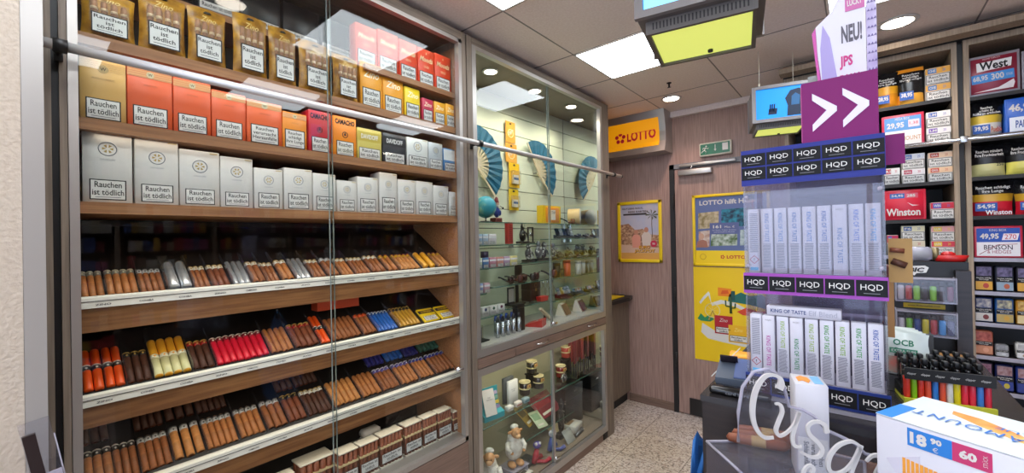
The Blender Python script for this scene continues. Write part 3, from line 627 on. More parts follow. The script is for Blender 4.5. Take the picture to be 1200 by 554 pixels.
# ================================================================ CIGARS IN THE TRAYS
CG = dict(tan='#b57b45', nat='#a3683a', brown='#8a5431', red='#74402a', mad='#4a2c20')
leaf = {k: noisy('tobacco_leaf_'+k, c, c, (8, 8, 30), 5, .5) for k, c in CG.items()}
for k, m in leaf.items():
    cr = [n_ for n_ in m.node_tree.nodes if n_.type == 'VALTORGB'][0]; c = lin(CG[k]); cr.color_ramp.elements[1].color = (c[0]*1.35, c[1]*1.3, c[2]*1.25, 1)
tubem = {'silver': mat('#cfd3d8', .25, .7), 'orange': mat('#e8561a', .35), 'red': mat('#d01c34', .35), 'yellow': mat('#e9a52c', .4), 'blue': mat('#2a62b4', .35), 'goldblk': mat('#b98a2c', .35), 'purple': mat('#3d3a86', .35), 'green': mat('#3c6b5c', .35)}
def cigar_body(r, L, kind):
    def f():
        b = MB(); m = leaf.get(kind) or tubem[kind]; n = 12
        if kind in leaf: b.lathe([(.0001, 0), (r*.7, 0), (r*.72, .001), (r, .001), (r, L*.5), (r*.98, L-r*1.3), (r*.8, L-r*.5), (r*.4, L-r*.1), (.0001, L)], m, n)
        else: b.lathe([(.0001, 0), (r*.9, 0), (r, .002), (r, L-r), (r*.87, L-r*.45), (r*.5, L-r*.1), (.0001, L)], m, n)
        if kind in leaf: b.lathe([(.0001, -.0002), (r*.68, -.0002)], leaf['red'], n)
        return b
    return cached(('cig', round(r, 4), round(L, 3), kind), f, 'cigar')
def cigar_band(r, L, c1, c2, z):
    def f():
        b = MB(); a = mat(c1, .4); e = mat(c2, .35)
        b.lathe([(r*1.03, z), (r*1.04, z), (r*1.04, z+.015), (r*1.03, z+.015)], a, 12); b.lathe([(r*1.06, z+.0155), (r*1.06, z+.019)], e, 12)
        if c1 == '#e8e2c8': b.lathe([(r*1.02, .001), (r*1.02, z)], mat('#dcd8a4', .4), 12)
        b.prism([(-.003, z+.007), (0, z+.011), (.003, z+.007), (0, z+.003)], -r*1.09, -r*1.0, e)
        return b
    return cached(('band', round(r, 4), round(L, 3), c1, c2, round(z, 3)), f, 'band')
BN = {'w': ('#ece7da', '#b99a4a'), 'g': ('#8f8d84', '#d8cfae'), 'd': ('#26201e', '#b99a4a'), 'r': ('#b0261e', '#d9b55a'), 'y': ('#d9a91e', '#8b1f1a'), 'b': ('#3b3f98', '#c9ccd8'), 'p': ('#6a5fa8', '#e6e2f2'), 's': ('#c8c8c6', '#5a5a58'), None: None,
      'o': ('#e2571c', '#2b2420'), 'dk': ('#2f2925', '#d6d2c8'), 'yw': ('#e8e2c8', '#e9a52c'), 'rd': ('#8f1626', '#f0e4d2'), 'bl': ('#174c93', '#dfe6ef'), 'gn': ('#2b5a4a', '#cbb36a')}
WORD = dict(tan='tan cigar', nat='light brown cigar', brown='brown cigar', red='reddish brown cigar', mad='dark maduro cigar', silver='silver cigar tube', orange='orange cigar tube', yellow='yellow and cream cigar tube', blue='blue wrapped cigar', goldblk='gold and black wrapped cigar', purple='violet wrapped cigar', green='dark green wrapped cigar')
WORD['red_t'] = 'bright red cigar tube'
def bay(tray, z0, k, u0, u1, n, kind, bn, L=.115, row=0, hz=None, lean=0):
    xfoot = -1.563 - row*.12
    a, c = yX(u0, -1.52, 350), yX(u1, -1.52, 350)
    pitch = (c-a)/n; r = min(.0105 if kind in leaf else .0135, pitch*.48)
    kk = 'red' if kind == 'red_t' else kind
    body = cigar_body(r, L, kind if kind != 'red_t' else 'redtube')
    for i in range(n):
        yy = a + pitch*(i+.5)
        zz = z0 - .017 + r*1.06 + (row*.12)*math.tan(TILT)
        d = random.uniform(-.003, .003)
        o = link('cigar', body, None, (xfoot+d, yy, zz + r*.25)); o.rotation_euler = (0, -(PI/2-TILT), 0)
        lab = '%s, %s of %s, %s%s bay of the %s tray' % (WORD[kind], ORD[i], ['', 'one', 'two', 'three', 'four', 'five', 'six', 'seven', 'eight'][n], 'back of the ' if row else '', NTH[k], tray)
        tag(o, lab, 'cigar', 'cigars in the %s tray' % tray)
        if bn:
            c1_, c2_ = BN[bn]; link('band', cigar_band(r, L, c1_, c2_, L*(hz or .79)), o).rotation_euler = (0, 0, PI/2)
    return a, c
tubem['redtube'] = tubem['red']
NTH = ORD + ['fifteenth', 'sixteenth', 'seventeenth', 'eighteenth', 'nineteenth', 'twentieth']
def dividers(tray, z0, edges):
    sh = [o for o in c1.children if o.name.startswith('cigar_shelf')][['top', 'middle', 'bottom'].index(tray)]
    for u in edges:
        y = yX(u, -1.52, 350)
        k = MB(); k.prism([(-1.553, z0-.012), (-1.553, z0+.02), (-1.70, z0+.095), (-1.70, z0+.055)], y-.0006, y+.0006, M['acryl'], 'y'); k.build('divider', sh)
top = [(97, 126, 3, 'nat', 'g'), (129, 167, 4, 'nat', 'g'), (169, 199, 4, 'brown', 's'), (202, 231, 2, 'silver', None), (233, 253, 3, 'brown', 'w'), (255, 276, 3, 'red', 'w'), (279, 301, 3, 'silver', None), (302, 318, 2, 'brown', 'w'), (319, 335, 3, 'brown', 'w'), (337, 352, 2, 'nat', 'w'), (354, 372, 3, 'silver', None), (374, 390, 3, 'brown', 'w'), (392, 405, 2, 'brown', 's'), (408, 422, 3, 'nat', 'w'), (424, 442, 4, 'brown', 'w'), (444, 460, 3, 'brown', 'w'), (462, 475, 2, 'nat', 'y'), (477, 500, 5, 'tan', 'y'), (503, 519, 2, 'yellow', None), (521, 535, 3, 'tan', 'y')]
z0 = TR[0][1]
for k, (u0, u1, n, kind, bn) in enumerate(top): bay('top', z0, k, u0, u1, n, kind, bn, .125 if kind == 'silver' else .112)
dividers('top', z0, [(top[i][1]+top[i+1][0])/2 for i in range(len(top)-1)])
mid = [(98, 124, 2, 'orange', 'dk'), (125.5, 149, 2, 'orange', 'dk'), (151, 181, 3, 'mad', 'd'), (183, 228, 4, 'yellow', 'yw'), (230, 256, 3, 'mad', 'r'), (258, 321, 8, 'red_t', 'rd'), (323, 350, 4, 'nat', None), (352, 380, 4, 'red', 'r'), (382, 393, 2, 'orange', 'dk'), (396, 430, 6, 'brown', None), (432, 448, 3, 'brown', 'o'), (450, 473, 6, 'blue', 'bl'), (475, 499, 6, 'goldblk', 'd')]
z0 = TR[1][1]
for k, (u0, u1, n, kind, bn) in enumerate(mid): bay('middle', z0, k, u0, u1, n, kind, bn, .15 if kind in ('orange', 'yellow') else .12, hz=.45 if kind in ('orange', 'yellow') else None)
dividers('middle', z0, [(mid[i][1]+mid[i+1][0])/2 for i in range(len(mid)-1)])
bot = [(99, 135, 3, 'nat', 'dk'), (136, 165, 3, 'brown', 'dk'), (167, 204, 4, 'brown', 's'), (206, 244, 3, 'tan', 's'), (246, 283, 5, 'nat', 's'), (286, 315, 4, 'nat', 's'), (318, 341, 3, 'brown', 's'), (343, 364, 3, 'red', 'd'), (366, 394, 5, 'mad', 'w'), (397, 428, 5, 'tan', None), (430, 452, 4, 'nat', None), (454, 474, 4, 'brown', 'p'), (476, 496, 4, 'nat', 'p'), (498, 514, 4, 'nat', 'b'), (516, 538, 5, 'brown', 'b')]
z0 = TR[2][1]
for k, (u0, u1, n, kind, bn) in enumerate(bot):
    bay('bottom', z0, k, u0, u1, n, kind, bn, .12)
dividers('bottom', z0, [(bot[i][1]+bot[i+1][0])/2 for i in range(len(bot)-1)])
for k, (u0, u1, n, kind, bn) in enumerate(bot):
    if k in (0, 2, 3, 4, 7, 8): bay('bottom', z0, k, u0, u1, n, 'mad', 'dk', .12, row=1)
    if k >= 11: bay('bottom', z0, k, u0, u1, n, ['purple', 'blue', 'purple', 'green'][k-11], None, .11, row=1)
# yellow packs at the end of the middle tray
for i, (u0, u1) in enumerate(((501, 519), (521, 538))):
    y, w = by_cols(u0, u1, -1.53)
    o = carton('cigarillo_pack', 'yellow cigarillo pack lying in the middle tray, %s of two' % ['left', 'right'][i], 'box', w, .085, .018, mat('#ecc81c', .45), (-1.556, y, TR[1][1]-.003), EAST, 'yellow packs in the middle tray', (RT, .8, .36), band_art('#3b2a20', 'COHIBA', .62, .85, '#f2c230'))
    o.rotation_euler = Euler((0, 0, EAST)); o.matrix_world = Matrix.Translation(o.location) @ Matrix.Rotation(EAST, 4, 'Z') @ Matrix.Rotation(-(PI/2-TILT), 4, 'X')
# open carton of orange bundles behind the middle tray
t = thing('cigar_carton', 'open orange-red cigar carton standing behind the middle tray', 'box', (-1.672, .86, TR[1][1]+.098), EAST)
t.rotation_euler = (0, 0, EAST)
b = MB(); cm = mat('#b8401c', .5); b.box((-.09, 0, 0), (.09, .004, .075), cm); b.box((-.09, .05, 0), (.09, .054, .075), cm); b.box((-.09, .0042, 0), (-.086, .0498, .075), cm); b.box((.086, .0042, 0), (.09, .0498, .075), cm); b.box((-.0858, .0042, 0), (.0858, .0498, .004), cm); b.build('carton_tray', t)
b = MB(); b.prism([(.0498, .076), (.0538, .076), (.075, .125), (.071, .125)], -.09, .09, cm, 'x'); b.build('carton_flap', t)
b = MB(); b.box((.0, -.001, .035), (.06, -.0002, .075), M['paper']); rnd = random.Random(5); x = .005
while x < .054: ww = rnd.choice((.001, .002, .003)); b.box((x, -.0016, .045), (x+ww, -.001, .07), M['ink']); x += ww+rnd.choice((.001, .002))
b.build('barcode_label', t)
# cigar bundles standing on the cabinet floor
def bundle(label, y, w, h, x, n, white=False):
    t = thing('cigar_bundle', label, 'bundle', (x, y, .5484), EAST, 'cigar bundles on the cabinet floor')
    m = leaf['red']; r = w/(2*n); rows_ = 3
    b = MB()
    for i in range(n):
        for j in range(rows_): b.lathe([(.0001, h*.05), (r*.97, h*.05), (r*.97, h*.95), (.0001, h*.95)], m, 8, T3(-w/2+r+i*2*r, r+j*2*r, 0))
    b.build('cigars', t)
    d = 2*r*rows_
    b = MB(); b.box((-w/2-.0006, -.0006, h*.60), (w/2+.0006, d+.0006, h*.66), mat('#cbb789', .5)); b.build('paper_band', t)
    b = MB(); b.bbox((-w/2-.001, -.001, h*.95), (w/2+.001, d+.001, h), M['cream'], .002); b.build('top_card', t)
    b = MB(); b.box((-w/2-.001, -.001, 0), (w/2+.001, d+.001, h*.05), M['cream']); b.build('bottom_card', t)
    link('warning_label', warning('Rauchen ist\ntödlich', w*.94, h*.3), t, (0, -.0012, h*.13))
for i, (u0, u1, vt, n, xx) in enumerate([(318, 345, 548, 5, -1.56), (351, 391, 521, 5, -1.58), (397, 420, 518, 4, -1.545), (421.5, 444, 513, 5, -1.545), (446, 472, 505, 6, -1.545), (475, 495, 483, 5, -1.545), (496.5, 512.5, 484, 5, -1.545), (514, 530, 480, 5, -1.545), (531.5, 544, 480, 4, -1.545)]):
    a, c = yX(u0, xx, 520), yX(u1, xx, 520); h = min(.135, onX((u0+u1)/2, vt, xx).z-.548)
    bundle('brown cigar bundle with cream cap, %s from left on the cabinet floor' % ORD[i], (a+c)/2, (c-a)-.003, max(h, .08), xx, n)
for i in range(4):
    carton('slide_box', 'white slide box, %s from the bottom of the pile behind the cigar bundles' % ORD[i], 'box', .085, .03, .05, M['white'], (-1.66, 1.0, .5484+i*.0305), EAST, 'white slide boxes', None, None, bev=.008)
# ================================================================ INSIDE THE SLATTED CABINET
def gshelf(y0, y1, x1, z, x0=-1.832, lab=None, curve=True):
    b = MB()
    poly = [(x0, y0), (x1-.03 if curve else x1, y0)] + ([(x1-.008, y0+.03), (x1, (y0+y1)/2), (x1-.008, y1-.03)] if curve else []) + [(x1-.03 if curve else x1, y1), (x0, y1)]
    b.prism(poly, z-.006, z, M['lglass'], 'z'); o = build_in(b, 'glass_shelf', c2)
    k = MB()
    for q in range(1, len(poly)-2): k.tube([(poly[q][0], poly[q][1], z-.003), (poly[q+1][0], poly[q+1][1], z-.003)], .003, mat('#3f6a5c', .25), 6)
    k.build('polished_edge', o)
    for y in (y0+.04, y1-.04): 
        k = MB(); k.box((-1.8335, y-.012, z-.03), (-1.81, y+.012, z-.0065), M['steel']); k.build('shelf_bracket', o)
XS = -1.60
def zS(u, v, x=XS): return onX(u, v, x).z
def ys(u, x=XS, v=300): return min(yX(u, x, v), 2.83)
ZA = zS(640, 262); Z2L = zS(600, 286); Z2R = zS(680, 279); Z3L = zS(585, 313); Z3M = zS(660, 304); Z4M = zS(610, 332); Z4R = zS(680, 322)
Z5L = zS(575, 343); Z5M = zS(620, 357); Z5R = zS(680, 346.5); Z6L = zS(578, 370)
gshelf(1.466, 2.852, -1.56, ZA, curve=False)
gshelf(1.466, ys(634), XS, Z2L); gshelf(ys(638), 2.852, XS, Z2R)
gshelf(1.466, ys(606), XS, Z3L); gshelf(ys(614), 2.852, XS, Z3M)
gshelf(ys(577), ys(646), XS, Z4M); gshelf(ys(649), 2.852, XS, Z4R)
gshelf(1.466, ys(574), XS, Z5L); gshelf(ys(592), ys(645), XS, Z5M); gshelf(ys(648), 2.852, XS, Z5R)
gshelf(1.466, ys(592), XS, Z6L)
DECK = .9445; DECK2 = .1005
E3 = .0006
# fans on the slats
def fan(label, y, z, rad, a0, a1, tilt=0):
    t = thing('folding_fan', label, 'fan', (-1.81, y, z), EAST, 'teal folding fans on the slat wall')
    n = 22; b = MB(); vs = []; fs = []; ri = rad*.47
    for i in range(n+1):
        a = a0+(a1-a0)*i/n; d = -.012-(.006 if i % 2 else 0)
        for r_ in (ri, rad): vs.append((math.cos(a)*r_, d, math.sin(a)*r_))
    for i in range(n): fs.append((2*i, 2*i+1, 2*i+3, 2*i+2))
    b.add(vs, fs, mat('#165d78', .6)); b.build('fan_leaf', t)
    wd = mat('#d9c7a4', .5)
    k = MB()
    for i in range(0, n+1, 2):
        a = a0+(a1-a0)*i/n; k.prism([(math.cos(a+.5)*.006, math.sin(a+.5)*.006), (math.cos(a)*ri-math.sin(a)*.007, math.sin(a)*ri+math.cos(a)*.007), (math.cos(a)*ri+math.sin(a)*.007, math.sin(a)*ri-math.cos(a)*.007), (math.cos(a-.5)*.006, math.sin(a-.5)*.006)], -.0115-.0002*i, -.0105-.0002*i, wd)
    k.build('fan_ribs', t)
    for a in (a0, a1):
        k = MB(); s_, c_ = math.sin(a), math.cos(a)
        k.prism([(-s_*.004, c_*.004), (c_*rad-s_*.008, s_*rad+c_*.008), (c_*rad+s_*.008, s_*rad-c_*.008), (s_*.004, -c_*.004)], -.021, -.0185, wd); k.build('guard_stick', t)
    k = MB(); k.cyl(.005, -.025, .0, M['steel'], 10, T3(0, 0, 0, PI/2)); k.build('rivet', t)
XW = -1.82
p = onX(553, 193, XW); fan('teal fan at the left end of the slat wall, partly behind the post', p.y+.01, p.z, .25, R(-48), R(100))
p = onX(627.3, 203, XW); fan('large teal fan in the middle of the slat wall', p.y, p.z, .235, R(-44), R(122))
# hanging yellow blister packs
for i, (v0, v1, u0, u1, c, lab, dark_) in enumerate([(141, 166, 592, 603, '#e39a34', 'orange lighter card topmost of the hanging strip', 0), (167, 189, 592, 605, '#e5a23c', 'orange lighter card second from the top of the hanging strip', 0), (190, 219, 596, 608, '#eebd22', 'yellow blister card with clear box, third down the hanging strip', 1), (221, 246, 596, 607, '#e9c326', 'yellow blister card at the bottom of the hanging strip', 1)]):
    y0, y1 = yX(u0, XW, v0), yX(u1, XW, v0); zt, zb = onX(u0, v0, XW).z, onX(u0, v1, XW).z
    o = thing('blister_card', lab, 'packet', (-1.82, (y0+y1)/2, zb), EAST, 'blister cards hanging on the slat wall'); W = (y1-y0)/2; H = zt-zb
    k = MB(); k.box((-W, -.003, 0), (W, -.001, H), mat(c, .4)); k.prism([(-.012, H-.02), (.012, H-.02), (.008, H-.008), (-.008, H-.008)], -.0035, -.003, M['ink']); k.build('backing_card', o)
    if dark_: 
        k = MB(); k.bbox((-W*.75, -.03, H*.12), (W*.75, -.0035, H*.68), M['film'], .004); k.build('blister', o)
        k = MB(); k.box((-W*.5, -.022, H*.15), (W*.45, -.008, H*.5), M['paper']); k.box((-W*.5, -.0222, H*.3), (W*.45, -.0221, H*.4), mat('#3b68a8')); k.build('inner_pack', o)
    else: k = MB(); k.text('Zippo', 0, H*.5, W*1.4, H*.2, -.0032, M['white'], bold=.02, rot=.6); k.lathe([(W*.5, 0), (W*.6, 0), (W*.6, .001), (W*.5, .001)], mat('#fbe7a8'), 16, T3(0, -.0031, H*.45, PI/2)); k.build('card_print', o)
# shelf A: globe, figurine, yellow card rack, two round tins with leaf print, pipe
y = ys(566, -1.7); t = thing('globe_ornament', 'blue and green globe ornament at the left end of the top glass shelf', 'ornament', (-1.70, y+.03, ZA+E3), EAST)
b = MB(); b.cyl(.035, 0, .012, M['darkwood'], 20); b.cyl(.005, .012, .03, M['steel'], 8); b.build('stand', t)
b = MB(); b.blob((0, 0, .095), (.066, .066, .066), noisy('globe', '#3f9bb0', '#9fc3a4', (1, 1, 1), 9, .3, lo=.45, hi=.55), 3); b.build('ball', t)
t = thing('figurine', 'red and blue figurine of a seated smoker on the top glass shelf', 'ornament', (-1.66, ys(583, -1.66), ZA+E3), EAST)
b = MB(); b.bbox((-.03, -.02, 0), (.03, .03, .03), mat('#6d2a22'), .005); b.build('chair_base', t)
b = MB(); b.blob((0, 0, .065), (.022, .018, .034), mat('#2b3f86'), 2); b.blob((-.02, -.008, .06), (.007, .012, .02), mat('#2b3f86'), 1); b.blob((.02, -.008, .06), (.007, .012, .02), mat('#2b3f86'), 1); b.build('coat', t)
b = MB(); b.blob((0, -.003, .112), (.014, .014, .017), mat('#cfa58a'), 2); b.blob((0, -.016, .11), (.003, .004, .004), mat('#cfa58a'), 1); b.build('head', t)
b = MB(); b.blob((0, -.011, .102), (.011, .008, .012), M['white'], 1); b.build('beard', t)
b = MB(); b.lathe([(.016, .12), (.015, .124), (.009, .15), (.0001, .158)], mat('#7a1f2a'), 12); b.build('cap', t)
b = MB(); b.tube([(.015, -.015, .1), (.028, -.025, .09), (.03, -.025, .085)], .002, M['darkwood'], 6); b.cyl(.005, 0, .012, M['darkwood'], 8, T3(.03, -.025, .082)); b.build('pipe', t)
y = (ys(637, -1.66)+ys(658, -1.66))/2
t = thing('yellow_display_box', 'yellow box with orange inset standing on the top glass shelf', 'box', (-1.66, y, ZA+E3), EAST)
W = (ys(658, -1.66)-ys(637, -1.66))/2; b = MB(); b.box((-W, 0, 0), (W, .05, .13), mat('#f0c418', .4)); b.build('box_body', t); b = MB(); b.bbox((-W*.7, -.01, .012), (W*.7, -.0005, .118), mat('#e58f1c', .4), .004); b.box((-W*.25, -.012, .03), (W*.25, -.0101, .1), mat('#e8e0cc')); b.text('TIP', 0, .08, W*.5, .02, -.0122, M['ink']); b.build('inset', t)
for i, (u0, u1) in enumerate(((672, 685),)):
    y0, y1 = ys(u0, -1.66), ys(u1, -1.66); r = .062
    t = thing('round_tin', 'round kraft-coloured tin with black leaf print on the top glass shelf', 'tin', (-1.68, (y0+y1)/2-.01, ZA+E3+r), 0)
    t.rotation_euler = (0, 0, R(115))
    b = MB(); b.lathe([(.0001, -.045), (r*.96, -.045), (r, -.042), (r, .042), (r*.96, .045), (.0001, .045)], mat('#d9b878', .5), 30, T3(0, 0, 0, PI/2)); b.build('tin_body', t)
    b = MB(); b.lathe([(r*.98, .0452), (r*.98, .047), (.0001, .047)], M['ivory'], 30, T3(0, 0, 0, PI/2)); b.build('tin_lid', t)
    b = MB(); ink = mat('#2d2a1c')
    for q in range(5):
        a = R(-70+35*q)
        b.T = T3(r+.0006, 0, 0, 0, 0, PI/2); b.prism([(0, -.012), (math.sin(a)*.012-.003*math.cos(a), -.012+math.cos(a)*.016), (math.sin(a)*.024, -.012+math.cos(a)*.03), (math.sin(a)*.012+.003*math.cos(a), -.012+math.cos(a)*.016)], -.0004, .0004, ink)
    b.T = Matrix(); b.build('leaf_print', t)
def pipe(label, x, y, z, rz, s=1, col='#3a1c15', tilt=0.0, group='tobacco pipes on the glass shelves'):
    m = noisy('briar', col, col, (1, 1, 1), 40, .25) if False else mat(col, .22, coat=.4)
    t = thing('tobacco_pipe', label, 'pipe', (x, y, z), rz, group); t.rotation_euler = (0, tilt, rz); t.scale = (s, s, s)
    b = MB(); b.lathe([(.0001, 0), (.012, .001), (.0185, .010), (.0205, .022), (.0185, .040), (.0165, .046), (.0125, .046), (.0115, .018), (.0001, .014)], m, 16); b.tube([(.012, 0, .014), (.035, 0, .017), (.055, 0, .024)], [.009, .0065, .006], m, 10); b.build('pipe_bowl', t)
    b = MB(); b.tube([(.0552, 0, .0241), (.08, 0, .034), (.105, 0, .044), (.125, 0, .047)], [.0058, .005, .004, .0045], M['black'], 10); b.build('mouthpiece', t)
    b = MB(); b.tube([(.0535, 0, .0234), (.0575, 0, .025)], .0068, M['steel'], 10); b.build('ring', t)
pipe('long brown pipe leaning between the card rack and round tins', -1.62, ys(672, -1.62), ZA+.001, R(-110), .9, '#7a4a22')
for i, (u, rz, s) in enumerate([(590, 200, 1), (598, 190, 1.05), (606, 195, 1), (613, 30, 1), (620, 185, 1.05), (638, 195, 1.2)]):
    pipe('dark briar pipe, %s from the left on the pipe shelf' % ORD[i], -1.65+.02*(i % 2), ys(u+8, -1.65), Z4M+E3, R(rz+75), s, ['#3a1a14', '#4a2018', '#32160f', '#2a1612', '#4a2018', '#5a2418'][i], 0)
t = thing('pipe_stand', 'dark wooden pipe block at the back of the pipe shelf', 'stand', (-1.76, ys(607, -1.76), Z4M+E3), EAST)
b = MB(); b.bbox((-.05, -.02, 0), (.05, .03, .02), M['darkwood'], .004); b.build('stand_base', t); b = MB(); b.bbox((-.02, -.01, .0205), (.035, .02, .1), M['darkwood'], .008); b.build('stand_back', t)
# small coloured cigarette-paper / cigarillo boxes on the left shelves
cols = ['#9fb9d6', '#b8c9dd', '#e2dfe0', '#4f7ab5', '#d8899b', '#c56f6f', '#c9a0b4', '#e0cf74']
def small_row(us, ws, z, x, names, colz, h, what, where, d=.022, vv=300, warn=True):
    for i, (u, wd) in enumerate(zip(us, ws)):
        y = ys(u, x, vv); w = ys(u+wd, x, vv)-y-.003
        carton(what, '%s %s, %s from left %s' % (names[i], what.replace('_', ' '), ORD[i], where), 'box', w, h, d, mat(colz[i], .4), (x, y+w/2, z+E3), EAST, '%ss %s' % (what.replace('_', ' '), where), ('Rauchen\nist tödlich', .8, .3) if warn else None, band_art('#f0eef0', None, .62, .8), bev=.0008)
small_row([561, 566.5, 573.5], [5, 6.5, 9], Z2L, -1.62, ['pale blue', 'blue-grey', 'pinkish white'], ['#9db4cf', '#b3c2d4', '#ddd4d8'], .062, 'cigarillo_pack', 'on the upper left glass shelf')
small_row([560, 566, 574, 582.5, 591, 598.5], [5.5, 7, 8, 8, 7, 8], Z3L, -1.62, ['pale green', 'navy blue', 'rose', 'salmon', 'mauve', 'pale yellow'], ['#c3cdb4', '#5a7fb0', '#c88a98', '#cf8f84', '#b79ab4', '#dccf8c'], .058, 'cigarillo_pack', 'on the second left glass shelf')
carton('snuff_box', 'dark violet upright box behind the coloured packs', 'box', .04, .09, .03, mat('#3d2a55', .4), (-1.70, ys(570, -1.70), Z3L+E3), EAST, None, None, band_art('#7a2a5a', None, .3, .5))
small_row([561, 567], [5, 7], Z5L, -1.62, ['blue-violet', 'pink'], ['#8e9cc4', '#c9a0a8'], .055, 'cigarillo_pack', 'on the lower left glass shelf')
for i, u in enumerate((565, 574.5, 583.5)):
    y = ys(u, -1.62, 350); w = ys(u+8.5, -1.62, 350)-y-.004
    def art(k, w, h): k.box((-w*.42, -.0006, h*.5), (w*.42, -.0001, h*.95), mat('#eceae4')); k.prism([(math.cos(q*PI/6)*w*.17, h*.72+math.sin(q*PI/6)*h*.17) for q in range(12)], -.0012, -.0006, [mat('#22325a'), mat('#1c4a34'), mat('#6a2a4a')][i]); k.text('PIPE', 0, h*.3, w*.6, h*.1, -.0003, M['ink'])
    carton('filter_box', 'white square filter box with dark pipe print, %s of three' % ORD[i], 'box', w, .052, .03, M['white'], (-1.62, y+w/2, Z6L+E3), EAST, 'white filter boxes', None, art)
# red cylinder, black figurine pair, ornate stand
t = thing('red_tower_box', 'tall red box with dotted front on the upper left shelf', 'box', (-1.65, ys(599, -1.65), Z2L+E3), EAST)
b = MB(); b.bbox((-.024, 0, 0), (.024, .03, .135), mat('#b8322c', .4), .004); b.build('box_body', t)
b = MB(); [b.box((-.015+j*.012, -.0012, .015+i*.012), (-.008+j*.012, -.0001, .021+i*.012), mat('#6e1714')) for i in range(9) for j in range(3)]; b.build('dot_pattern', t)
def lumpstack(name, label, cat, x, y, z, cols, w, h, group=None, seed=1, n=9):
    """a small dark cast ornament: foot, gnarled figure and attached pieces"""
    rnd = random.Random(seed); t = thing(name, label, cat, (x, y, z), EAST, group)
    b = MB(); b.bbox((-w*.5, -w*.3, 0), (w*.5, w*.3, h*.1), mat(cols[0], .4), .003); b.build('ornament_foot', t)
    b = MB(); b.blob((0, 0, h*.38), (w*.3, w*.24, h*.3), mat(cols[1], .35, .3), 2, .25, seed=seed); b.blob((0, -w*.03, h*.76), (w*.19, w*.18, h*.15), mat(cols[1], .35, .3), 2, .2, seed=seed+1)
    for q in (-1, 1): b.tube([(q*w*.22, 0, h*.55), (q*w*.42, -w*.1, h*.42), (q*w*.3, -w*.25, h*.3)], w*.07, mat(cols[1], .35, .3), 7)
    b.build('figure', t)
    b = MB()
    for q in range(n): b.blob((rnd.uniform(-.4, .4)*w, rnd.uniform(-.3, -.1)*w, rnd.uniform(.15, .85)*h), (w*.07, w*.07, w*.07), mat(rnd.choice(cols[2:]), .3, .5), 1)
    b.build('metal_fittings', t)
lumpstack('figurine', 'black and silver warrior figurine beside the tall red box', 'ornament', -1.67, ys(613, -1.67), Z2L+E3, ['#151515', '#1f1f20', '#8f8c84', '#c9c3a8'], .085, .14, seed=3)
t = thing('watch_stand', 'small black square stand with a hook beside the warrior figurine', 'stand', (-1.67, ys(624, -1.67), Z2L+E3), EAST)
b = MB(); [b.box(a_, c_, M['black']) for a_, c_ in (((-.03, 0, 0), (.03, .03, .008)), ((-.03, .01, .0085), (-.022, .018, .1)), ((.022, .01, .0085), (.03, .018, .1)), ((-.03, .01, .1005), (.03, .018, .108)))]; b.build('stand_frame', t)
b = MB(); b.cyl(.014, -.003, .003, M['steel'], 18, T3(0, .012, .06, PI/2)); b.build('dial', t)
# row of lighters in small trays on the right shelves (upper): flip lighters standing tilted
def flip_lighter(label, x, y, z, rz, col, group, s=1.0):
    t = thing('flip_lighter', label, 'lighter', (x, y, z), rz, group); t.scale = (s, s, s)
    m = mat(col, .25, .6)
    def body(): b = MB(); b.bbox((-.019, -.0065, 0), (.019, .0065, .034), m, .003); return b
    def cap(): b = MB(); b.bbox((-.019, -.0065, .0345), (.019, .0065, .056), m, .004); b.cyl(.0025, .03, .038, M['steel'], 8, T3(.0205, 0, 0)); return b
    link('lighter_case', cached(('flb', col), body, 'case'), t); link('lighter_lid', cached(('flc', col), cap, 'lid'), t)
    return t
def lighter_rack(lab, y0, y1, x, z, n, cols, gname, lean=-.35):
    t = thing('lighter_rack', lab, 'rack', (x, (y0+y1)/2, z), EAST)
    W = (y1-y0)/2; b = MB(); b.prism([(-.03, 0), (.03, 0), (.03, .028), (-.03, .006)], -W, W, M['black'], 'x'); b.build('rack_base', t)
    for i in range(n):
        yy = y0+(y1-y0)*(i+.5)/n
        o = flip_lighter('%s lighter, %s from left in the %s' % (cols[i % len(cols)][0], ORD[i], gname), x-.004, yy, z+.021, EAST+.0, cols[i % len(cols)][1], 'flip lighters in the '+gname, min(1, (y1-y0)/n/.042))
        o.rotation_euler = Euler((lean, 0, EAST))
LC = [('black', '#202024'), ('steel grey', '#8a8d92'), ('dark blue', '#2a3350'), ('charcoal', '#3a3a3c'), ('silver', '#b5b8bb')]
lighter_rack('black lighter rack on the left of the upper right shelf', ys(653, -1.66), ys(673, -1.66), -1.66, Z2R+E3, 5, LC, 'left rack of the upper right shelf')
lighter_rack('black lighter rack on the right of the upper right shelf', ys(677, -1.66), ys(700, -1.66), -1.66, Z2R+E3, 6, LC[::-1], 'right rack of the upper right shelf')
